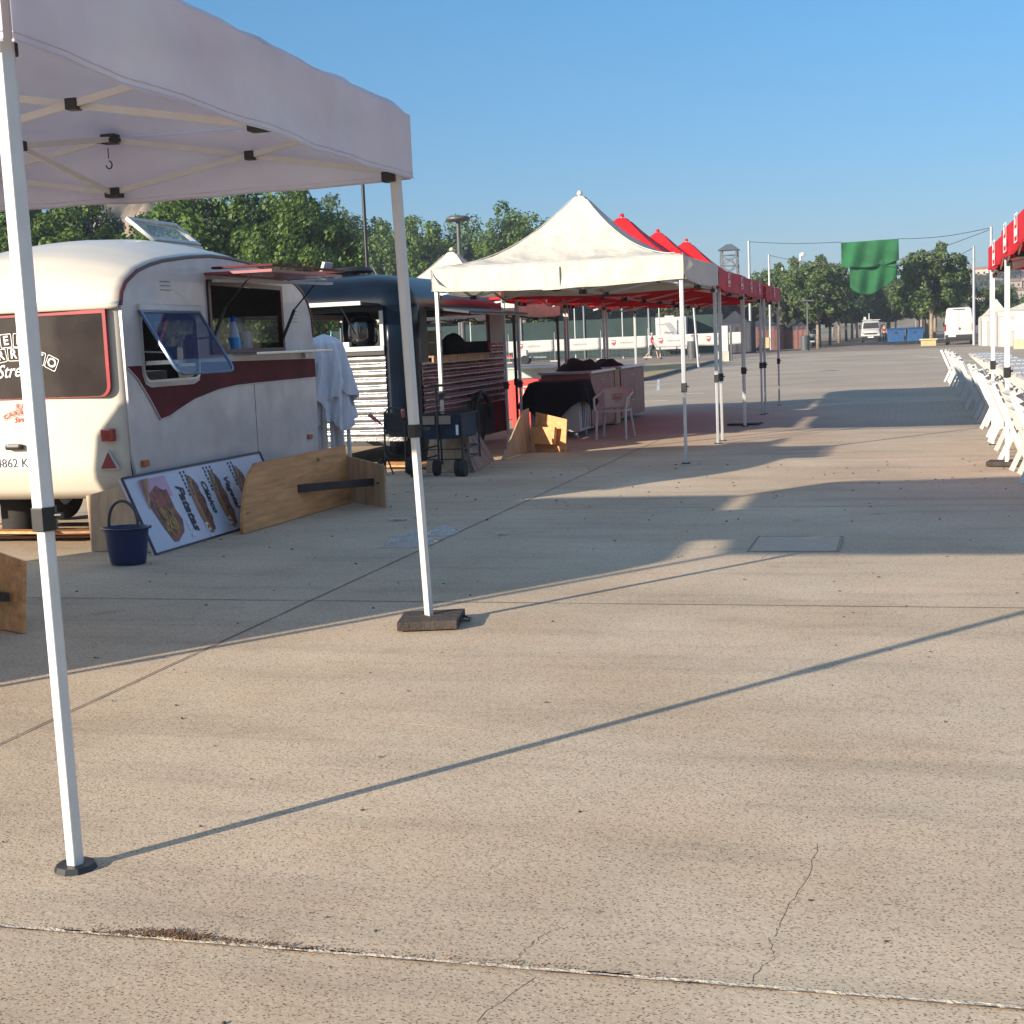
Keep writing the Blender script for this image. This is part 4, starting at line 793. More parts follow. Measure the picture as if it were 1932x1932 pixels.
# leaning boards by the trailer side
pbn = M('wood_print', (.04, .03, .035), .5, var=.8, scale=2.2, stretch=(1, 6, .8), col2=(.30, .24, .22), detail=8)
lbd = thing('printed_panel', (-5.3, 17.0, 0), 'panel printed like weathered black timber leaning on the trailer', 'panel')
slab('panel_face', [(-5.09, 16.28, .01), (-5.33, 17.95, .01), (-5.66, 17.85, .66), (-5.42, 16.65, .66)][::1], .03, pbn, lbd)
tag(slab('plywood_sheet', [(-5.75, 16.35, .01), (-5.16, 16.35, .01), (-5.25, 16.6, .5), (-5.75, 16.6, .5)], .015, ply), 'pale plywood sheet behind the folding wagon', 'board')
tag(slab('plywood_sheet', [(-6.6, 16.9, .06), (-5.6, 16.75, .05), (-5.6, 17.05, .07), (-6.6, 17.2, .08)], .02, pine), 'pine board lying flat under the trailer front corner', 'board')
wbx = thing('open_wooden_box', (-5.0, 19.2, 0), 'open wooden box of angled boards behind the printed panel', 'wooden box')
slab('side_board', [(-5.22, 17.95, .01), (-5.17, 19.25, .01), (-5.20, 19.35, .62), (-5.20, 19.0, .60)], .022, ply, wbx)
slab('end_board', [(-5.14, 19.32, .01), (-4.62, 19.05, .01), (-4.60, 19.12, .46), (-5.12, 19.4, .56)], .02, pine, wbx)
slab('inner_plank', [(-5.16, 19.2, .12), (-4.78, 19.02, .12), (-4.76, 19.04, .36), (-5.14, 19.22, .36)], .05, pine, wbx)
# ------------------------------------------------------------------ booth under the red gazebos
def counter(label, y0, y1, doors):
    c = thing('bar_counter', (-5.4, (y0 + y1) / 2, 0), label, 'counter', 'red counters under the red gazebos')
    MB().bb((-5.9, y0, .08), (-5.08, y1, .99)).build('carcass', counter_m, c, bevel=.004); MB().bb((-5.94, y0 - .03, .991), (-5.03, y1 + .03, 1.03)).build('worktop', alu, c, bevel=.004)
    L = (y1 - y0) / doors
    for k in range(doors):
        MB().bb((-5.079, y0 + k * L + .03, .12), (-5.06, y0 + (k + 1) * L - .03, .96)).build('door', counter_m, c, bevel=.003)
        logo(side_m(-5.057) @ Matrix.Translation((y0 + (k + .5) * L, .62, 0)) @ Matrix.Rotation(PI / 2, 4, 'Z'), .5, c, M('pale_red_print', (.5, .3, .28), .5))
        for z in (.25, .8): MB().bb((-5.075, y0 + (k + 1) * L - .08, z), (-5.055, y0 + (k + 1) * L - .06, z + .08)).build('hinge', steel, c)
    logo(front_m(y0 - .006) @ Matrix.Translation((-5.45, .68, 0)), .55, c, M('pale_red_print2', (.45, .2, .2), .5))
    return c
counter('reddish bar counter right behind the white plastic chair', 22.8, 24.75, 1)
counter('reddish bar counter at the far end, beyond the pale wood panel', 25.35, 27.75, 1)
tag(MB().bb((-5.5, 24.85, .02), (-5.06, 25.25, 1.0)).build('wood_panel', ply, bevel=.005), 'pale wood panel standing between the two red counters', 'panel')
def mound(name, label, c, rx, ry, h, seed):
    q = MB(); q.grid(lambda u, v: V((c[0] + math.cos(2 * PI * u) * rx * v ** .8, c[1] + math.sin(2 * PI * u) * ry * v ** .8, c[2] + h * (1 - v ** 2) * (1 + .9 * noise.noise(V((math.cos(2 * PI * u) * v * 1.8, math.sin(2 * PI * u) * v * 1.8, seed)))))), 36, 12, True)
    return tag(q.build(name, fab_black, smooth='all'), label, 'cloth')
mound('cloth_heap', 'black cloth heap on the nearer red counter', (-5.5, 23.9, 1.032), .38, .8, .17, 1.3)
mound('cloth_heap', 'smaller black cloth heap on the farther red counter', (-5.5, 26.3, 1.032), .3, .65, .13, 5.1)
rb = thing('red_promo_box', (-6.5, 25.5, 0), 'bright red promotional box with white lettering behind the covered freezer', 'promotional box')
MB().bb((-7.05, 25.0, .02), (-6.0, 25.9, .87)).build('box_body', red_board, rb, bevel=.005); logo(front_m(24.99) @ Matrix.Translation((-6.62, .55, 0)), .55, rb, ltext)
fz = thing('display_cabinet', (-6.9, 27.6, 0), 'glass topped display cabinet behind the red box', 'display cabinet')
MB().bb((-8.0, 27.2, .02), (-6.6, 28.0, .8)).build('cabinet_base', red_board, fz); MB().bb((-8.0, 27.2, .801), (-6.6, 28.0, 1.02)).build('glass_case', M('greenish_glass', (.45, .55, .5), .1, alpha=.8), fz); MB().bb((-8.03, 27.17, 1.021), (-6.57, 28.03, 1.05)).build('case_top', alu, fz)
tag(MB().bb((-6.45, 27.2, .02), (-6.4, 27.9, 1.08)).build('red_divider', red_board), 'narrow upright red divider board beside the glass cabinet', 'board')
cf = thing('chest_freezer', (-5.4, 22.2, 0), 'white chest freezer on castors half covered by black cloth', 'freezer')
MB().bb((-5.83, 21.75, .10), (-5.02, 22.55, .86)).build('freezer_body', far_white, cf, bevel=.02)
for k, y in enumerate((21.92, 22.07, 22.2, 22.32, 22.43)):
    MB().bb((-5.018, y, .15), (-5.013, y + (.07 if k == 0 else .025), .62)).build('printed_stripe', M('purple_print', (.12, .05, .14), .5) if k < 2 else counter_m, cf)
for x, y in ((-5.1, 21.83), (-5.75, 21.83), (-5.1, 22.47), (-5.75, 22.47)): MB().cyl((x - .02, y, .045), (x + .02, y, .045), .045, n=12).build('castor', alu, cf)
def drape(u, v):
    a = 2 * PI * u; hx_, hy_ = .46, .45; c_, s_ = math.cos(a), math.sin(a); k = (abs(c_) ** 5 + abs(s_) ** 5) ** (-1 / 5)
    hem = .42 + .10 * math.sin(a * 2 + .4) + .05 * math.sin(a * 5) - .26 * math.exp(-((a - 4.45) / .3) ** 2) + .22 * math.exp(-((a - 5.5) / .45) ** 2)
    if v < .35: r = v / .35; z = .90 + .03 * noise.noise(V((c_ * r, s_ * r, 0))) + .0; 
    else: t = (v - .35) / .65; r = 1 + t * (.22 + .07 * math.sin(a * 7) + .12 * max(0, -c_)); z = .88 + (hem - .88) * t
    return V((-5.42 + hx_ * c_ * k * r, 22.15 + hy_ * s_ * k * r, z))
tag(MB().grid(drape, 96, 26, True).build('freezer_cloth', fab_black, smooth='all', solid=.004), 'large black cloth draped over the white chest freezer', 'cloth')
# white plastic armchair
pc = thing('plastic_armchair', (-4.43, 21.6, 0), 'white plastic armchair with small dark logo on its backrest', 'chair')
def back(u, v): return V((-4.43 + (u - .5) * (.40 + .06 * v), 21.82 + .11 * v - .05 * math.cos((u - .5) * PI) * 0 + .05 * (2 * u - 1) ** 2 * -1, .46 + .335 * v - .03 * (2 * u - 1) ** 2 * v))
MB().grid(back, 12, 10).build('backrest', chair_white, pc, smooth='all', solid=.012)
MB().grid(lambda u, v: V((-4.43 + (u - .5) * .46, 21.36 + .48 * v, .445 - .015 * math.sin(PI * u) - .01 * v)), 8, 8).build('seat', chair_white, pc, smooth='all', solid=.03)
for s in (-1, 1):
    MB().tube([(-4.43 + s * .22, 21.90, .76), (-4.43 + s * .255, 21.80, .70), (-4.43 + s * .265, 21.55, .665), (-4.43 + s * .26, 21.34, .64), (-4.43 + s * .25, 21.30, .52), (-4.43 + s * .235, 21.31, .44)], .018, 8).build('armrest', chair_white, pc, smooth=True)
    MB().cyl((-4.43 + s * .225, 21.36, .44), (-4.43 + s * .235, 21.30, .0), .024, .018, 8).build('leg', chair_white, pc)
    MB().cyl((-4.43 + s * .20, 21.84, .46), (-4.43 + s * .25, 21.94, .0), .024, .018, 8).build('leg', chair_white, pc)
lm = plane_m((-4.43, 21.862, .64), (1, 0, 0), (0, .11, .335)); plate(ring(rrect(-.075, -.045, .075, .045, .002, 1), .007), .002, rtext, lm, pc, 'logo_frame'); text('LA', .035, rtext, lm @ Matrix.Translation((-.03, .02, 0)), pc); text('SAGRA', .036, rtext, lm @ Matrix.Translation((0, -.015, 0)), pc, offset=.02); text('CERVEZAS', .016, rtext, lm @ Matrix.Translation((0, -.075, 0)), pc)
# ------------------------------------------------------------------ folding chairs and tables at the right
def fold_chair():
    c = thing('folding_chair', (0, 0, 0), '', 'chair', 'white folding chairs tipped against the tables')
    m2 = chair_white
    for s in (-.215, .215): MB().bar((-.15, s, .86), (.03, s, .44), .026, .06, up=(1, 0, 0)).build('back_frame', m2, c)
    sl = MB()
    for t in (.05, .24, .43): 
        p = V((-.15, 0, .86)).lerp(V((.03, 0, .44)), t); sl.bar(p + V((0, -.205, 0)), p + V((0, .205, 0)), .012, .055, up=(.92, 0, .39))
    sl.build('backrest', m2, c)
    for s in (-.215, .215): MB().bar((.03, s, .44), (.22, s, .01), .026, .046, up=(1, 0, 0)).build('leg', m2, c)
    for s in (-.185, .185): MB().bar((.15, s, .48), (-.07, s, .01), .026, .05, up=(1, 0, 0)).build('leg', m2, c)
    st = MB()
    for k in range(5): st.box((.04 + k * .055, 0, .455), (.042, .36, .018))
    st.build('seat', m2, c)
    MB().cyl((.155, -.2, .16), (.155, .2, .16), .009, n=6).build('stretcher', m2, c)
    return c
def fold_table(first):
    t = thing('folding_table', (0, 0, 0), '', 'table', 'long white folding tables')
    q = MB()
    for k in range(7): q.box((-.33 + k * .11, 0, .735), (.09, 1.78, .022))
    q.build('tabletop', M('bleached_slats', (.40, .39, .38), .5, var=.06), t)
    MB().bb((-.38, -.86, .69), (-.35, .86, .723)).bb((.35, -.86, .69), (.38, .86, .723)).build('table_frame', chair_white, t)
    for y in (-.7, .7):
        MB().bar((-.36, y, .69), (.34, y, .01), .03, .04).build('leg', chair_white, t); MB().bar((.36, y + .035, .69), (-.34, y + .035, .01), .03, .04).build('leg', chair_white, t)
    return t
ch0 = fold_chair(); tb0 = fold_table(True); used = [0, 0]
def put_chair(x, y, rz, label):
    c = ch0 if not used[0] else copy_tree(ch0); used[0] = 1; c.location = (x, y, 0.004); c.rotation_euler = (0, 0, rz); c['label'] = label
for i in range(22):
    y = 14.5 + (i // 2) * 2.45 + (i % 2) * .80 + random.uniform(-.08, .08)
    put_chair(1.10 + random.uniform(-.10, .08), y, random.uniform(-.28, .28), ORD[i] + ' white folding chair along the left side of the left table row')
for i in range(16):
    y = 17.1 + (i // 2) * 2.45 + (i % 2) * .80 + random.uniform(-.08, .08)
    put_chair(2.95 + random.uniform(-.05, .05), y, PI + random.uniform(-.12, .12), ORD[i] + ' white folding chair along the right side of the left table row')
for i in range(14):
    y = 19.55 + (i // 2) * 2.45 + (i % 2) * .80 + random.uniform(-.08, .08)
    put_chair(3.75 + random.uniform(-.05, .05), y, random.uniform(-.12, .12), ORD[i] + ' white folding chair along the left side of the right table row')
for r_, (x, y0, n_, nm) in enumerate(((2.0, 14.92, 11, 'left'), (4.6, 17.37, 9, 'right'))):
    for i in range(n_):
        t_ = tb0 if not used[1] else copy_tree(tb0); used[1] = 1; t_.location = (x + random.uniform(-.03, .03), y0 + i * 2.45, .004); t_.rotation_euler = (0, 0, random.uniform(-.02, .02)); t_['label'] = '%s white folding table in the %s table row' % (ORD[i], nm)
# ------------------------------------------------------------------ trees
def crown_mesh(name, rx, ry, rz, zc, nclump, nleaf, ls, mat, seed, zlow=.0):
    rnd = random.Random(seed); vs = []; fs = []
    cl = []
    for i in range(nclump):
        while True:
            p = V((rnd.uniform(-1, 1), rnd.uniform(-1, 1), rnd.uniform(-1, 1)))
            if .25 < p.length < 1: break
        k = .82 + .60 * noise.noise(p * 2.6 + V((seed, 0, 0)))
        p = p * (p.length ** -.35) * k
        cl.append((V((p.x * rx, p.y * ry, zc + p.z * rz)), rnd.uniform(.10, .24) * (rx + rz) / 2))
    for i in range(nleaf):
        c, r = cl[rnd.randrange(nclump)]
        d = V((rnd.gauss(0, 1), rnd.gauss(0, 1), rnd.gauss(0, 1))); d.normalize(); p = c + d * r * rnd.uniform(.35, 1.05) ** .6
        if p.z < zlow: continue
        n = (d + V((rnd.gauss(0, .6), rnd.gauss(0, .6), rnd.gauss(0, .6) + .4))).normalized(); u = n.cross(V((rnd.random(), rnd.random(), rnd.random()))).normalized(); w_ = n.cross(u); s = ls * rnd.uniform(.6, 1.3)
        o = len(vs); vs += [p - u * s * .5, p + w_ * s * .32, p + u * s * .55, p - w_ * s * .32 + n * s * .1]; fs.append((o, o + 1, o + 2, o + 3))
    me = bpy.data.meshes.new(name); me.from_pydata(vs, [], fs); me.materials.append(mat); return me
def trunk_mesh(h, r, seed, forks=5, spread=1.2, top=None):
    rnd = random.Random(seed); q = MB(); lean = rnd.uniform(-.12, .12)
    q.tube([(0, 0, 0), (lean * .3, .02, h * .5), (lean, 0, h)], [r, r * .8, r * .7], 8)
    for k in range(forks):
        a = 2 * PI * k / forks + rnd.random(); L = rnd.uniform(.7, 1.1) * spread; tp = (top or h * 2)
        q.tube([(lean, 0, h - .1), (lean + math.cos(a) * L * .45, math.sin(a) * L * .45, h + (tp - h) * .35), (lean + math.cos(a) * L, math.sin(a) * L, h + (tp - h) * .75)], [r * .55, r * .35, r * .12], 6)
    me = bpy.data.meshes.new('trunk'); me.from_pydata(q.v, [], q.f); me.materials.append(bark)
    for p in me.polygons: p.use_smooth = True
    return me
def tree_kind(label, crown, trunk):
    def place(x, y, s, rz, label, group, sz=None):
        t = thing('tree', (x, y, 0), label, 'tree', group); t.rotation_euler = (0, 0, rz); t.scale = (s, s, sz or s)
        for nm, me in (('crown', crown), ('trunk', trunk)):
            o = bpy.data.objects.new(nm, me); C.objects.link(o); o.parent = t
        return t
    return place
big = [tree_kind('', crown_mesh('crown', 3.4, 3.2, 3.3, 5.0, 150, 28000, .21, leaf_a if s < 4 else leaf_shaded, s, 1.6), trunk_mesh(2.4, .2, s, top=6.5, spread=2.2)) for s in (1, 2, 3, 4)]
alley = [tree_kind('', crown_mesh('crown', 3.1, 3.1, 2.5, 4.6, 110, 12000, .27, leaf_b, s, 2.2), trunk_mesh(2.3, .16, s, top=5.5, spread=1.6)) for s in (11, 12)]
dull = [tree_kind('', crown_mesh('crown', 3.6, 3.0, 2.0, 3.3, 120, 8000, .34, leaf_c, s, 1.0), trunk_mesh(1.6, .15, s, top=4.5, spread=2.5)) for s in (21, 22)]
side_t = tree_kind('', crown_mesh('crown', 3.6, 3.4, 3.2, 4.2, 150, 12000, .32, leaf_b, 31, .5), trunk_mesh(1.8, .2, 31, top=6, spread=2))
GL = 'leafy trees behind the caravans'
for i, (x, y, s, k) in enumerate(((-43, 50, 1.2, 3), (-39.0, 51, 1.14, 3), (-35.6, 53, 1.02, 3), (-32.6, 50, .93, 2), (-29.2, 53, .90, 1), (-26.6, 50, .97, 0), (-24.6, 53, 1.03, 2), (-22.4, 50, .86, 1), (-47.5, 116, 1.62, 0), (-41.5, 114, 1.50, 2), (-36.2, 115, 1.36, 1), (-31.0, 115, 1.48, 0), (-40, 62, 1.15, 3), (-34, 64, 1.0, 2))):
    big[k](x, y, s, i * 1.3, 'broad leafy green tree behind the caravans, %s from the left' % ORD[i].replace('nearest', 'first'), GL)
for i in range(11):
    y = 115 + i * 9
    if i == 3: continue
    alley[i % 2](-6.9 - .4 * (i % 2), y, .98 + .08 * math.sin(i * 2), i * 2.1, '%s tree in the left row of the tree alley' % ORD[i - (i > 3)], 'trees lining the alley')
for i in range(10):
    y = 111 + i * 9.5; alley[(i + 1) % 2](1.7 + .5 * math.sin(i), y, .98 + .09 * math.sin(i * 3 + 1), i * 1.7, '%s tree in the right row of the tree alley' % ORD[i], 'trees lining the alley')
for i in (0, 2, 3, 4, 5, 6, 7, 8): alley[i % 2](-11.3 - .2 * i, 128 + i * 10, 1.0, i, '%s tree in the second row left of the alley' % ORD[max(0, i - 1)], 'trees lining the alley')
for i in range(6): alley[i % 2](-1.9 - .2 * i, 158 + i * 11, .95, i * 1.9, '%s tree in the middle row at the end of the alley' % ORD[i], 'trees lining the alley')
for i in range(6): alley[i % 2](-13 + i * 3.6, 262 + (i % 2) * 10, 1.35, i * 1.2, '%s tree closing the far end of the alley, from the left' % ORD[i].replace('nearest', 'first'), 'trees closing the alley')
for i in range(6): side_t(7.5 + i * 5.2, 133 + (i % 2) * 8, .66 + .07 * math.sin(i * 2), i * 1.1, '%s tree in the row behind the white marquee, from the left' % ORD[i].replace('nearest', 'first'), 'trees behind the white marquee')
for i in range(13): dull[i % 2](-48 + i * 3.3, 122 + (i % 3) * 6, 1.0 + .12 * math.sin(i * 2.2), i * .9, '%s dull olive tree behind the dark screen fence, from the left' % ORD[i].replace('nearest', 'first'), 'olive trees behind the screen fence')
# ------------------------------------------------------------------ fences and far things
bf = thing('banner_fence', (-26, 98, 0), 'long low mesh fence hung with white banners across the road', 'fence')
def fy(x): return 97.6 + (x + 40) * .10
for i in range(11):
    xa = -48 + i * 3.35; xb = xa + 3.28
    q = MB(); q.grid(lambda u, v: V((xa + (xb - xa) * u, fy(xa + (xb - xa) * u) - .05 + .03 * noise.noise(V((u * 4, v * 2, i))), .76 + .82 * v - .05 * math.sin(PI * u) * (1 - v) + .03 * noise.noise(V((u * 2, i, 0))))), 16, 6)
    b_ = q.build('banner', banner_m, bf, smooth='all', solid=.006)
    m2 = plane_m((xa + .9, fy(xa + .9) - .10, 1.2), (1, .10, 0), (0, 0, 1))
    plate([[(-.13, .16), (.13, .16), (.13, -.05), (.07, -.17), (0, -.2), (-.07, -.17), (-.13, -.05)]], .004, M('shield_red', (.5, .06, .08), .5) if i == 0 else bpy.data.materials['shield_red'], m2, b_, 'shield_emblem')
    plate([[(-.13, .02), (.13, .02), (.13, .08), (-.13, .08)]], .004, ltext, m2 @ Matrix.Translation((0, 0, .006)), b_, 'shield_stripe')
    text('PUERTOLLANO', .14, M('grey_lettering', (.3, .3, .3), .6) if i == 0 else bpy.data.materials['grey_lettering'], m2 @ Matrix.Translation((.95, -.03, 0)), b_)
q = MB()
for i in range(100):
    x = -48 + i * .34; q.bar((x, fy(x), .04), (x, fy(x), .74), .012, .012)
for z in (.2, .45, .72): q.bar((-48, fy(-48), z), (-14, fy(-14), z), .014, .014)
q.build('mesh_panel', bin_grey, bf)
for i in range(11): x = -48 + i * 3.35; MB().cyl((x, fy(x) + .03, 0), (x, fy(x) + .03, 2.1), .03, n=6).build('post', alu, bf); MB().bb((x - .3, fy(x) - .3, .0), (x + .3, fy(x) + .0, .1)).build('concrete_foot', concrete_l, bf)
hs = thing('screen_fence', (-32, 108, 0), 'tall dark green screened fence behind the banners', 'fence')
MB().bb((-62, 108, .1), (-13.5, 108.1, 3.0)).build('screen', hedge_m, hs)
for i in range(10): MB().cyl((-60 + i * 5.1, 107.9, 0), (-60 + i * 5.1, 107.9, 4.2), .06, n=6).build('post', alu, hs)
def pole(name, label, x, y, h, r, mat, cat='pole', group=None, lean=0):
    return tag(MB().cyl((x, y, 0), (x + lean, y, h), r, r * .75, 10).build(name, mat, smooth=True), label, cat, group)
galv = M('galvanised_steel', (.42, .43, .44), .45, .5, var=.1)
pole('tall_pole', 'tall grey pole holding the left end of the green cloth wire', -12.2, 115, 8.75, .13, galv)
pole('tall_pole', 'second tall grey pole right of the wire pole', -10.9, 118, 7.75, .12, galv)
pole('tall_pole', 'third tall thin grey pole at the edge of the tree alley', -10.5, 126, 7.0, .10, galv)
pole('tall_pole', 'tall grey pole holding the right end of the green cloth wire', 5.15, 96, 7.55, .12, galv)
pole('tall_pole', 'tall grey pole right of the white van', 4.35, 102, 6.7, .11, galv)
pole('black_mast', 'thin black mast rising behind the cream caravan', -11.7, 30, 5.4, .05, black)
pole('street_pole', 'leaning thin grey pole beside the litter bin', -9.3, 65, 5.2, .06, galv, lean=-.3)
for i, (x, y, h) in enumerate(((-23.2, 100, 4.6), (-19.9, 101, 4.4), (-17.2, 101, 4.8), (-30.8, 99, 4.2))): pole('fence_pole', '%s thin white pole rising behind the banner fence' % ('first', 'second', 'third', 'fourth')[i], x, y, h, .05, far_white, group='thin poles behind the banner fence')
def wire(name, label, a, b, sag, r=.025):
    a, b = V(a), V(b); return tag(MB().tube([a.lerp(b, t / 20) - V((0, 0, sag * math.sin(PI * t / 20))) for t in range(21)], r, 5).build(name, M('cable', (.05, .05, .055), .7) if 'cable' not in bpy.data.materials else bpy.data.materials['cable']), label, 'cable')
wire('cable', 'cable from the left pole to the green cloth', (-12.2, 115, 8.7), (-4.6, 106, 7.72), .12)
wire('cable', 'cable from the green cloth to the right pole', (-.62, 106, 7.72), (5.15, 96, 7.5), .2)
wire('cable', 'lower sagging cable behind the green cloth', (-10.9, 118, 7.7), (5.15, 96, 7.4), 1.5)
wire('cable', 'loose loop of cable right of the green cloth', (.9, 105, 6.4), (4.35, 102, 6.6), .5)
gn = thing('green_cloth', (-2.6, 106, 4), 'green mesh cloth hanging from the overhead cable', 'cloth')
def nf(x0, x1, zt, zb, y, bow):
    return lambda u, v: V((x0 + (x1 - x0) * u + .10 * v * math.sin(u * 3), y + .16 * math.sin(u * 17 + v * 2.2) * (.4 + v * .6) + .1 * math.sin(u * 7 - v * 4), zt(u) + (zb(u) - zt(u)) * v))
MB().grid(nf(-4.62, -.6, lambda u: 7.68 + .04 * u, lambda u: 5.95 - .25 * math.sin(PI * u) + .25 * u, 106, 0), 70, 20).build('upper_layer', green_net, gn, smooth='all', solid=.01)
MB().grid(nf(-4.05, -.75, lambda u: 6.2 + .1 * u, lambda u: 4.5 - .75 * math.sin(PI * min(1, u * 1.1) ** .8) + .35 * u, 106.3, 0), 70, 20).build('lower_layer', green_net, gn, smooth='all', solid=.01)
def street_lamp(x, y, h, label, disc):
    l = thing('street_lamp', (x, y, 0), label, 'street lamp'); MB().cyl((x, y, 0), (x, y, h - .1), .09, .06, 12).build('post', bin_grey, l, smooth=True)
    if disc: MB().lathe([(0, h - .22), (.07, h - .22), (.07, h - .1), (.30, h - .08), (.36, h - .03), (.35, h + .02), (.28, h + .06), (0, h + .08)], (x, y, 0), 28).build('disc_head', bin_grey, l, smooth=True)
    else: MB().bar((x - .5, y, h), (x + .5, y, h), .14, .07).build('lamp_head', bin_grey, l)
    return l
street_lamp(-12.68, 40, 5.22, 'grey street lamp with flat disc head above the navy trailer', True)
street_lamp(-6.95, 104, 3.6, 'slim grey street lamp before the left alley tree', False)
fl_ = thing('floodlight_mast', (-11.0, 155, 0), 'mast with round white antennas above the alley trees', 'mast'); MB().cyl((-11.0, 155, 0), (-11.0, 155, 9.6), .09, n=8).build('mast_tube', galv, fl_)
for dx, z in ((.05, 8.2), (-.15, 8.7), (.25, 9.5)): MB().sphere((-11.0 + dx, 154.8, z), (.24, .12, .24), 8).build('antenna_dish', far_white, fl_, smooth=True)
def bin_(x, y, label):
    b = thing('litter_bin', (x, y, 0), label, 'litter bin'); MB().lathe([(0, .1), (.27, .1), (.30, 1.12), (.26, 1.14), (0, 1.1)], (x, y, 0), 16).build('drum', bin_grey, b, smooth=True); MB().bb((x + .3, y, 0), (x + .36, y + .06, 1.5)).bb((x - .05, y, 1.42), (x + .36, y + .06, 1.5)).build('support', bin_grey, b)
bin_(-12.6, 85.5, 'grey round litter bin on the dry verge'); bin_(-7.0, 101.5, 'grey litter bin under the slim street lamp')
cb = thing('utility_cabinet', (-9.7, 78.5, 0), 'pale concrete utility cabinet pillar near the verge end', 'cabinet'); MB().bb((-10.1, 78.2, 0), (-9.5, 78.7, .55)).build('plinth', concrete_l, cb); MB().bb((-10.06, 78.24, .55), (-9.54, 78.66, 1.95)).build('cabinet_body', far_white, cb, bevel=.02); MB().bb((-9.45, 78.3, 0), (-9.35, 78.5, 1.95)).build('side_duct', bin_grey, cb)
# vehicles ----------------------------------------------------------
def wheels(parent, xs, ys, r, w_=.2):
    for x in xs:
        for y in ys:
            o = MB().cyl((x - w_ / 2, y, r), (x + w_ / 2, y, r), r, n=20).build('wheel', rubber, parent, bevel=.02); MB().cyl((x - w_ / 2 - .01, y, r), (x + w_ / 2 + .01, y, r), r * .55, n=12).build('rim', alu, o)
def loft(secs, axis_pts):
    """secs: list of (y, halfwidth_bottom, halfwidth_top, z0, z1)"""
    q = MB(); n = 0; rows = []
    for (y, wb, wt, z0, z1) in secs:
        r_ = .12
        rows.append([V((-wb, y, z0)), V((-wb, y, z0 + (z1 - z0) * .45)), V((-wt, y, z1 - r_)), V((-wt + r_, y, z1)), V((wt - r_, y, z1)), V((wt, y, z1 - r_)), V((wb, y, z0 + (z1 - z0) * .45)), V((wb, y, z0))])
    m = 8; vs = [p for r_ in rows for p in r_]; fs = []
    for i in range(len(rows) - 1):
        for k in range(m): fs.append((i * m + k, i * m + (k + 1) % m, (i + 1) * m + (k + 1) % m, (i + 1) * m + k))
    fs += [tuple(range(m)), tuple(range((len(rows) - 1) * m, len(rows) * m))[::-1]]; q.add(vs, fs); return q
vn = thing('delivery_van', (0, 0, 0), 'tall white delivery van seen from behind, parked right of the alley', 'van')
loft([(0, .98, .84, .45, 2.62), (.05, .99, .86, .42, 2.66), (4.0, .99, .88, .40, 2.66), (4.9, .97, .80, .40, 2.2), (5.3, .95, .80, .40, 1.35), (5.9, .90, .75, .40, 1.1)], 0).build('body', far_white, vn, smooth=True, bevel=.02)
MB().bb((-.96, -.10, .38), (.96, .0, .72)).build('rear_bumper', black, vn, bevel=.03); MB().bb((-.9, -.02, .28), (.9, .5, .38)).build('underbody', black, vn)
for s in (-1, 1): MB().bb((s * .97 - .07 * (s > 0) - 0.02, -.03, 1.0), (s * .97 + .07 * (s < 0) + .02, .06, 1.5)).build('tail_light', lamp_red, vn, bevel=.02)
for s in (-1, 1): MB().bb((s * .06, -.012, 1.62), (s * .74, -.004, 2.42)).build('rear_door_panel', M('white_recess', (.55, .56, .57), .4), vn, bevel=.0)
MB().bb((-.006, -.02, .75), (.006, .0, 2.55)).build('door_seam', jm, vn); MB().cyl((.05, -.03, 1.15), (.05, -.005, 1.15), .09, n=16).build('badge', bin_grey, vn); MB().bb((-.72, -.115, .58), (-.22, -.102, .69)).build('number_plate', ltext, vn); MB().bb((-.4, -.03, 2.5), (.4, .0, 2.56)).build('brake_light_strip', black, vn)
MB().bb((-1.0, 4.2, 1.4), (-.985, 4.9, 1.95)).bb((.985, 4.2, 1.4), (1.0, 4.9, 1.95)).build('side_window', glass_dark, vn)
for s in (-1, 1): MB().bb((s * 1.0, 4.6, 1.3), (s * 1.22, 4.7, 1.65)).build('mirror', black, vn)
wheels(vn, (-.85, .85), (.95, 4.6), .36); vn.location = (3.55, 107.5, 0); vn.rotation_euler = (0, 0, R(-3))
tk = thing('flatbed_truck', (0, 0, 0), 'small white truck facing the camera in the tree alley', 'truck')
loft([(0, .9, .86, .45, 1.05), (.12, .95, .88, .42, 1.18), (.8, .98, .86, .42, 1.32), (1.15, .98, .84, .42, 1.95), (1.5, .98, .84, .42, 2.12), (2.2, .98, .86, .42, 2.15), (2.25, .98, .86, .5, 2.1)], 0).build('cab', far_white, tk, smooth=True, bevel=.02)
MB().add([(-.78, .82, 1.36), (.78, .82, 1.36), (.72, 1.16, 1.93), (-.72, 1.16, 1.93)], [(0, 1, 2, 3)]).build('windscreen', glass_dark, tk, solid=.05)
MB().bb((-.6, -.03, .78), (.6, .02, .92)).build('grille', black, tk); MB().bb((-.95, -.08, .40), (.95, .05, .62)).build('bumper', black, tk, bevel=.03)
for s in (-1, 1): MB().bb((s * .88, -.04, .84), (s * .62, .05, 1.02)).build('headlight', glass_clear, tk, bevel=.02); MB().bb((s * 1.0, .95, 1.35), (s * 1.2, 1.05, 1.75)).build('mirror', black, tk)
MB().bb((-.28, -.10, .46), (.28, -.085, .56)).build('number_plate', ltext, tk); MB().bb((-1.0, 2.4, .8), (1.0, 5.2, 1.3)).build('flatbed', far_white, tk)
MB().cyl((-.2, 2.45, 1.3), (-.2, 2.45, 2.9), .05, n=8).bb((-.9, 2.4, 2.2), (.9, 2.46, 2.26)).bb((-.75, 2.4, 2.26), (-.5, 2.6, 2.55)).build('roof_rack', far_white, tk)
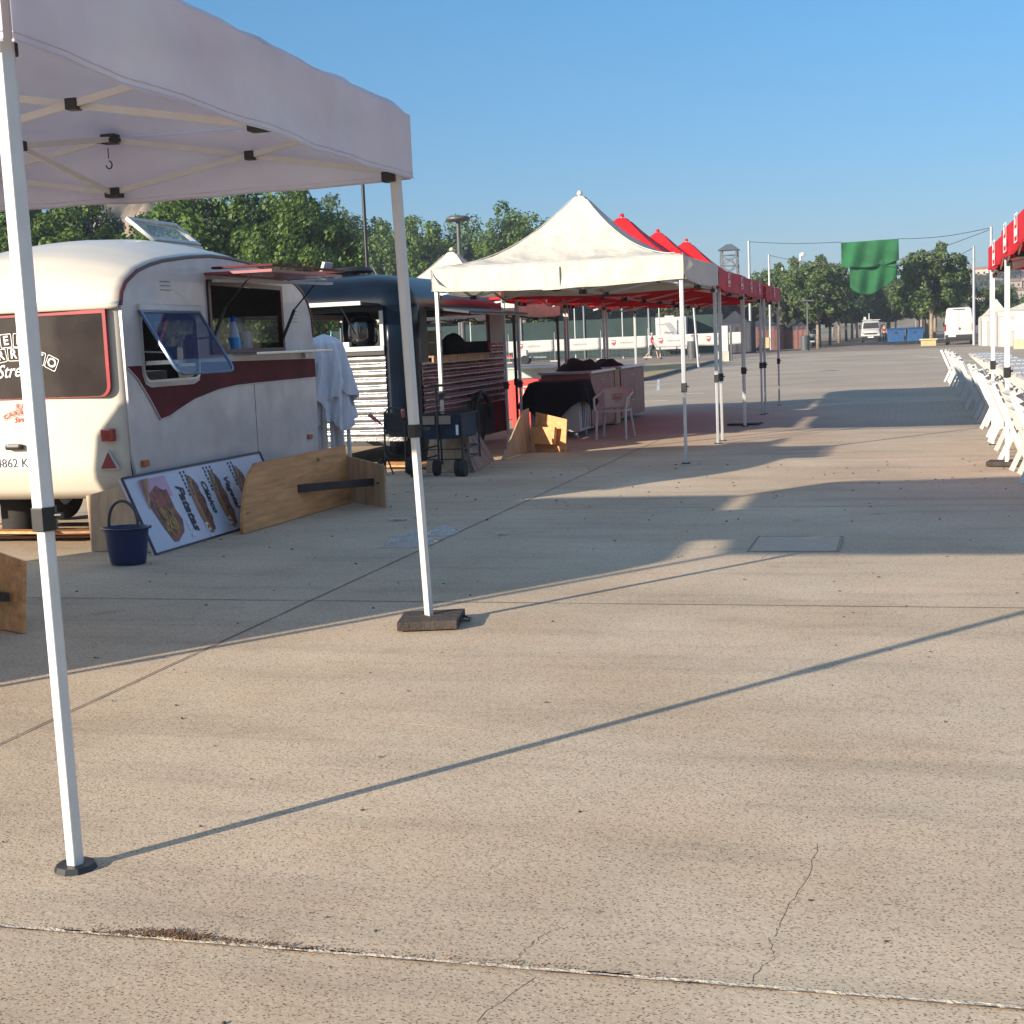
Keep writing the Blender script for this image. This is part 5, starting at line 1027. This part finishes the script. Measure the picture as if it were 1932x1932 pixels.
wheels(tk, (-.85, .85), (.75, 4.2), .36); tk.location = (-3.6, 146.5, 0)
sv = thing('parked_car', (0, 0, 0), 'white estate car parked beneath the left alley trees', 'car')
loft([(0, .85, .8, .4, .9), (.2, .9, .82, .38, 1.0), (1.2, .92, .80, .35, 1.1), (1.7, .92, .68, .35, 1.62), (3.6, .92, .70, .35, 1.68), (4.3, .9, .78, .38, 1.15), (4.5, .86, .78, .42, 1.0)], 0).build('body', far_white, sv, smooth=True, bevel=.02)
MB().add([(-.68, 1.22, 1.12), (.68, 1.22, 1.12), (.58, 1.66, 1.56), (-.58, 1.66, 1.56)], [(0, 1, 2, 3)]).build('windscreen', glass_dark, sv, solid=.06); MB().bb((-.6, -.03, .55), (.6, .02, .75)).build('grille', black, sv)
for s in (-1, 1): MB().bb((s * .84, -.02, .68), (s * .6, .06, .82)).build('headlight', glass_clear, sv); MB().bb((s * .925, 1.9, 1.08), (s * .90, 3.6, 1.45)).build('side_window', glass_dark, sv)
wheels(sv, (-.8, .8), (.85, 3.6), .33); sv.location = (-8.6, 128, 0); sv.rotation_euler = (0, 0, R(8))
mh = thing('motorhome', (0, 0, 0), 'white motorhome seen from behind over the banner fence', 'motorhome')
MB().bb((-1.15, 0, .6), (1.15, 5.5, 2.9)).build('body', far_white, mh, bevel=.08); MB().bb((-.5, .8, 2.9), (.2, 1.5, 3.02)).build('roof_vent', far_white, mh, bevel=.02)
plate([[(-.5, 2.5), (-.05, 2.5), (1.1, 1.0), (.5, 1.0)]], .01, M('grey_stripe', (.3, .3, .32), .5), front_m(-.008), mh, 'stripe'); MB().bb((-1.0, -.012, 2.35), (-.0, -.002, 2.38)).build('trim_line', bin_grey, mh)
text('Home', .28, btext, front_m(-.014) @ Matrix.Translation((-.15, 1.75, 0)), mh, shear=.2); MB().bb((-1.16, -.12, .5), (1.16, 0, .95)).build('rear_bumper', far_white, mh, bevel=.03)
for s in (-1, 1): MB().bb((s * 1.1, -.13, .7), (s * .9, -.11, .85)).build('tail_light', lamp_red, mh)
wheels(mh, (-.95, .95), (1.3, 4.6), .36); mh.location = (-17.1, 105.5, 0); mh.rotation_euler = (0, 0, R(6))
tl = thing('flat_trailer', (0, 0, 0), 'small flatbed trailer with crates on the far lane', 'trailer')
MB().bb((-1.3, -.7, .42), (1.3, .7, .5)).bar((1.3, 0, .45), (2.3, 0, .42), .08, .08).build('deck', alu, tl); MB().bb((.1, -.5, .5), (1.0, .5, .95)).build('white_crate', far_white, tl); MB().bb((-1.1, -.5, .5), (0, .5, .62)).build('red_load', red_board, tl)
for y in (-.75, .75): MB().cyl((.9, y - .08, .3), (.9, y + .08, .3), .3, n=16).build('wheel', rubber, tl); 
MB().cyl((-1.0, -.75, .22), (-1.0, -.6, .22), .22, n=14).build('wheel', rubber, tl)
tl.location = (-26.0, 93, 0); tl.rotation_euler = (0, 0, R(8))
def dumpster(x, y, label):
    d = thing('waste_container', (0, 0, 0), label, 'waste container', 'blue wheeled containers')
    MB().add([(-.62, -.45, .25), (.62, -.45, .25), (.62, .45, .25), (-.62, .45, .25), (-.70, -.55, 1.2), (.70, -.55, 1.2), (.70, .55, 1.2), (-.70, .55, 1.2)], [(3, 2, 1, 0), (4, 5, 6, 7), (0, 1, 5, 4), (1, 2, 6, 5), (2, 3, 7, 6), (3, 0, 4, 7)]).build('bin_body', bin_blue, d, bevel=.03)
    MB().grid(lambda u, v: V((-.72 + 1.44 * u, -.57 + 1.14 * v, 1.21 + .14 * math.sin(PI * v))), 2, 10).build('lid', bin_blue, d, solid=.03); MB().bb((-.1, -.58, .95), (.1, -.55, 1.05)).build('handle_recess', black, d)
    for x_ in (-.55, .55):
        for y_ in (-.4, .4): MB().cyl((x_ - .03, y_, .1), (x_ + .03, y_, .1), .1, n=12).build('castor', rubber, d)
    d.location = (x, y, 0); return d
dumpster(-.95, 119, 'left one of two blue wheeled waste containers'); dumpster(.52, 119.3, 'right one of two blue wheeled waste containers')
pt = thing('planter', (1.35, 107, 0), 'low yellowish concrete planter at the first right alley tree', 'planter'); MB().bb((.9, 106.5, 0), (1.95, 107.6, .42)).build('trough', M('yellow_stone', (.45, .33, .17), .8), pt, bevel=.02); MB().bb((.8, 106.4, .42), (2.05, 107.7, .52)).build('rim', M('yellow_stone_rim', (.5, .38, .22), .8), pt, bevel=.02)
# marquees -----------------------------------------------------------
def marquee(label, x0, x1, y0, y1, h, hp, roofm, wallm, rz=0, windows=False):
    m = thing('marquee', ((x0 + x1) / 2, (y0 + y1) / 2, 0), label, 'marquee')
    canopy_mb(x0, x1, y0, y1, h - .3, h, hp, 1.5, x0, N_=14).build('roof', roofm, m, smooth=True)
    q = MB()
    for a, b in (((x0, y0), (x1, y0)), ((x1, y0), (x1, y1)), ((x1, y1), (x0, y1)), ((x0, y1), (x0, y0))):
        q.grid(lambda u, v: V((a[0] + (b[0] - a[0]) * u + (b[1] - a[1]) * .012 * math.sin(u * 26), a[1] + (b[1] - a[1]) * u + (b[0] - a[0]) * .012 * math.sin(u * 31), (h - .1) * v)), 40, 2)
    q.build('wall', wallm, m, smooth='all')
    if windows:
        for k in range(windows): x = x0 + (x1 - x0) * (k + .5) / windows; MB().bb((x - .45, y0 - .09, .95), (x + .45, y0 - .08, 1.6)).build('window', M('clear_vinyl', (.6, .6, .6), .2), m)
    return m
marquee('black marquee with closed walls beside the tall poles', -13.6, -11.0, 104, 107, 2.25, 3.2, dark_canvas, dark_canvas)
marquee('low dark grey marquee with brown walls behind the poles', -13.2, -9.9, 118, 122, 2.0, 2.75, dark_canvas, brick_w)
marquee('brown walled marquee closest to the left alley trees', -9.9, -8.0, 119, 122, 1.9, 2.7, dark_canvas, brick_w)
marquee('pale pointed marquee seen beyond the brown walled one', -13, -9.5, 140, 144, 2.3, 4.0, banner_m, banner_m)
marquee('white marquee with window walls at the right side', 5.3, 9.8, 92, 96, 2.15, 2.9, fab_cream, banner_m, windows=3)
marquee('smaller white marquee left of the windowed one', 4.6, 6.6, 97, 100.5, 1.9, 3.1, fab_cream, banner_m)
gx = thing('wooden_crate', (-10.7, 112, 0), 'yellowish cable box standing before the brown walls', 'crate'); MB().bb((-11.2, 111.6, .25), (-10.4, 112.2, 1.05)).build('box_body', M('ochre_box', (.5, .34, .16), .6), gx); MB().bb((-11.2, 111.7, 0), (-11.1, 112.1, .25)).bb((-10.5, 111.7, 0), (-10.4, 112.1, .25)).build('skid', black, gx)
hb = thing('building', (-16, 160, 0), 'low yellow building behind the dark marquees', 'building'); MB().bb((-24, 158, 0), (-12.8, 166, 4.0)).build('wall', yellow_wall, hb); MB().bb((-24.3, 157.7, 4.0), (-12.5, 166.3, 4.25)).build('roof', concrete_l, hb)
MB().bb((-22, 157.95, 1.2), (-21, 157.99, 2.4)).bb((-18, 157.95, 1.2), (-17, 157.99, 2.4)).build('window', glass_dark, hb)
cc = thing('stone_block', (5.9, 82.4, 0), 'pale concrete block with panel before the white marquee', 'block'); MB().bb((5.6, 82.1, 0), (6.3, 82.8, .55)).build('base_block', M('sand_stone', (.5, .4, .26), .8), cc, bevel=.02); MB().bb((5.62, 82.3, .55), (6.28, 82.6, 1.9)).build('panel', far_white, cc)
# mine headframe
hf = thing('headframe_tower', (-35.9, 300, 0), 'dark steel mine headframe tower on the skyline', 'tower')
q = MB(); X_, Y_ = -35.9, 300
for sx in (-1.6, 1.6):
    for sy in (-1.6, 1.6): q.bar((X_ + sx * 1.3, Y_ + sy, 0), (X_ + sx, Y_ + sy, 18.6), .3, .3)
for k in range(8):
    z = 2.2 + k * 2.2
    for sy in (-1.6, 1.6): q.bar((X_ - 1.7, Y_ + sy, z), (X_ + 1.7, Y_ + sy, z), .2, .2); q.bar((X_ - 1.7, Y_ + sy, z), (X_ + 1.7, Y_ + sy, z - 2.2 if k else z), .14, .14); q.bar((X_ + 1.7, Y_ + sy, z), (X_ - 1.7, Y_ + sy, z - 2.2 if k else z), .14, .14)
q.build('lattice', bin_grey, hf)
MB().add([(X_ - 2.2, Y_ - 2.2, 18.6), (X_ + 2.2, Y_ - 2.2, 18.6), (X_ + 2.2, Y_ + 2.2, 18.6), (X_ - 2.2, Y_ + 2.2, 18.6), (X_ - .6, Y_, 19.9), (X_ + .6, Y_, 19.9)], [(0, 1, 5, 4), (1, 2, 5), (2, 3, 4, 5), (3, 0, 4), (3, 2, 1, 0)]).build('roof', bin_grey, hf)
wh = MB().lathe([(1.1, -.1), (1.3, -.1), (1.3, .1), (1.1, .1)], n=24); wh.v = [V((X_ + p.x, Y_ - 1.8 + p.z, 15.6 + p.y)) for p in wh.v]; wh.build('winding_wheel', bin_grey, hf)
# hills
def hill(name, pts, y, depth, mat, rough):
    q = MB(); xs = [p[0] for p in pts]
    def top(x):
        for (a, za), (b, zb) in zip(pts, pts[1:]):
            if a <= x <= b: return za + (zb - za) * (x - a) / (b - a)
        return 0
    q.grid(lambda u, v: V((xs[0] + (xs[-1] - xs[0]) * u, y + depth * (v - .5) * 2, max(-.5, (top(xs[0] + (xs[-1] - xs[0]) * u) + rough * noise.fractal(V((u * 30, v * 8, 2)), .8, 2.2, 5)) * math.sin(PI * v) ** .8 - .5))), 200, 40)
    return tag(q.build(name, mat, smooth='all'), kind='structure')
rock = M('rocky_hillside', (.08, .075, .045), .95, var=.35, scale=.12, col2=(.28, .20, .14), bump=1, bscale=.6)
hill('rocky_hill', [(-190, 0), (-160, 20), (-125, 28), (-112, 27), (-104, 23), (-97, 20), (-90, 15), (-80, 6), (-70, 0)], 210, 30, rock, 3.5)
hill('town_hill', [(-140, 0), (-90, 3), (-20, 4), (5, 8), (40, 18), (70, 21), (120, 22), (200, 16), (280, 0)], 520, 110, M('scrub_hillside', (.10, .10, .05), .95, var=.3, scale=.05, col2=(.26, .20, .13)), 2.5)
def house_mesh():
    h = thing('house', (0, 0, 0), '', 'house', 'houses on the far hillside')
    MB().bb((-5, -4, 0), (5, 4, 4.2)).build('wall', house_w, h)
    MB().add([(-5.4, -4.4, 4.2), (5.4, -4.4, 4.2), (5.4, 4.4, 4.2), (-5.4, 4.4, 4.2), (-5.4, 0, 5.9), (5.4, 0, 5.9)], [(0, 1, 5, 4), (2, 3, 4, 5), (1, 2, 5), (3, 0, 4), (3, 2, 1, 0)]).build('roof', tile_red, h)
    for x in (-3, 0, 3): MB().bb((x - .5, -4.06, 1.4), (x + .5, -4.02, 2.8)).build('window', glass_dark, h)
    return h
h0 = house_mesh(); k = 0
for row, (y, z0, n_, x0_) in enumerate(((425, 6.5, 9, 13), (445, 10.0, 9, 14), (465, 13.0, 9, 14), (485, 15.6, 8, 18))):
    for i in range(n_):
        h = h0 if k == 0 else copy_tree(h0); k += 1
        h.location = (x0_ + i * 5.5 + random.uniform(-1.5, 1.5), y + random.uniform(-4, 4), z0 + i * .22 + random.uniform(-.6, .4)); h.rotation_euler = (0, 0, random.uniform(-.5, .5)); s = random.uniform(.4, .62); h.scale = (s, s, s * random.uniform(.8, 1.3))
        h['label'] = '%s hillside house with clay roof in the %s terrace, counting from the left' % (ORD[i].replace('nearest', 'first'), ('lowest', 'second', 'third', 'top')[row])
# base plinths merge with the slope: scrub trees between the houses
for i in range(12): dull[i % 2](12 + i * 9.5 + random.uniform(-3, 3), 415 + (i % 4) * 22, 1.5, i, '%s dark bushy tree on the town hillside, from the left' % ORD[i].replace('nearest', 'first'), 'trees on the town hillside').location.z = 3.5 + (i % 4) * 4.2
# ------------------------------------------------------------------ people
def skin_body(name, nodes, edges, mat, parent=None, root=0, sub=1):
    me = bpy.data.meshes.new(name); me.from_pydata([n[0] for n in nodes], edges, []); o = bpy.data.objects.new(name, me); C.objects.link(o)
    o.modifiers.new('s', 'SKIN'); 
    for i, n in enumerate(nodes): sv_ = me.skin_vertices[0].data[i]; sv_.radius = n[1] if isinstance(n[1], tuple) else (n[1], n[1]); sv_.use_root = (i == root)
    md = o.modifiers.new('b', 'SUBSURF'); md.levels = md.render_levels = sub
    bpy.context.view_layer.update(); m2 = bpy.data.meshes.new_from_object(o.evaluated_get(bpy.context.evaluated_depsgraph_get())); bpy.data.objects.remove(o)
    m2.name = name; m2.materials.clear(); m2.materials.append(mat)
    for p in m2.polygons: p.use_smooth = True
    o = bpy.data.objects.new(name, m2); C.objects.link(o)
    if parent: o.parent = parent
    return o
def person(loc, rz, label, stride, top, low, cap=None, hs=1):
    p = thing('person', (0, 0, 0), label, 'person')
    s = stride
    N_ = [((0, 0, .95), (.15, .11)), ((0, 0, 1.18), (.14, .10)), ((0, 0, 1.40), (.17, .10)), ((0, .0, 1.50), .055), ((0, -.02, 1.57), .075), ((0, -.03, 1.66), (.085, .10)), ((0, -.02, 1.73), .06),
          ((.19, 0, 1.42), .055), ((.23, .10 * s, 1.16), .042), ((.24, -.10 * s, .92), .034), ((.24, -.13 * s, .83), .03),
          ((-.19, 0, 1.42), .055), ((-.23, -.12 * s, 1.16), .042), ((-.24, -.30 * s, .96), .034), ((-.24, -.36 * s, .89), .03),
          ((.09, 0, .88), .085), ((.10, -.28 * s, .50), .06), ((.10, -.36 * s, .09), .04), ((.10, -.50 * s - .06, .035), .035),
          ((-.09, 0, .88), .085), ((-.10, .16 * s, .50), .06), ((-.10, .50 * s, .14), .04), ((-.10, .50 * s - .10, .04), .035)]
    E_ = [(0, 1), (1, 2), (2, 3), (3, 4), (4, 5), (5, 6), (2, 7), (7, 8), (8, 9), (9, 10), (2, 11), (11, 12), (12, 13), (13, 14), (0, 15), (15, 16), (16, 17), (17, 18), (0, 19), (19, 20), (20, 21), (21, 22)]
    skin_body('body', N_, E_, skin_m, p)
    up = lambda i, k=1.14: (N_[i][0], tuple(r * k for r in (N_[i][1] if isinstance(N_[i][1], tuple) else (N_[i][1],) * 2)))
    skin_body('shirt', [up(0, 1.12), up(1), up(2), ((.19, 0, 1.42), .075), ((.22, .06 * s, 1.26), .065), ((-.19, 0, 1.42), .075), ((-.22, -.06 * s, 1.26), .065)], [(0, 1), (1, 2), (2, 3), (3, 4), (2, 5), (5, 6)], top, p)
    skin_body('shorts' if low is shorts_g else 'trousers', [((0, 0, .97), (.17, .13)), up(15, 1.2), up(16, 1.3) if low is shorts_g else up(16, 1.25), up(19, 1.2), up(20, 1.3)] + ([] if low is shorts_g else [up(17, 1.3), up(21, 1.3)]), [(0, 1), (1, 2), (0, 3), (3, 4)] + ([] if low is shorts_g else [(2, 5), (4, 6)]), low, p)
    MB().sphere((0, -.01, 1.70), (.095, .115, .085), 8).build('cap' if cap else 'hair', cap or dark, p, smooth=True)
    for i in (18, 22): c = N_[i][0]; MB().sphere((c[0], c[1] + .02, .05), (.05, .13, .05), 6).build('shoe', black, p, smooth=True)
    p.location = loc; p.rotation_euler = (0, 0, rz); p.scale = (hs,) * 3
person((-16.4, 93.2, 0), R(90), 'person in red shirt, grey shorts and cap walking past the banners', 1.0, shirt_r, shorts_g, cap=M('grey_cap', (.3, .3, .32), .7))
person((-2.25, 144.5, 0), 0, 'person in dark clothes standing beside the white truck', .15, M('dark_red_top', (.10, .02, .02), .8), M('black_trousers', (.02, .02, .022), .8))

# ------------------------------------------------------------------ haze
hzm = bpy.data.materials.new('air_haze'); hzm.use_nodes = True; t = hzm.node_tree; t.nodes.clear()
ou = t.nodes.new('ShaderNodeOutputMaterial'); pv = t.nodes.new('ShaderNodeVolumePrincipled'); pv.inputs['Color'].default_value = (.80, .88, 1, 1); pv.inputs['Density'].default_value = .00065; pv.inputs['Anisotropy'].default_value = .2
t.links.new(pv.outputs[0], ou.inputs['Volume'])
hz = tag(MB().bb((-700, -250, -1), (700, 760, 46)).build('haze', hzm), 'thin pale morning haze over the far alley, trees and hills', 'haze', kind='stuff'); hz.visible_shadow = True
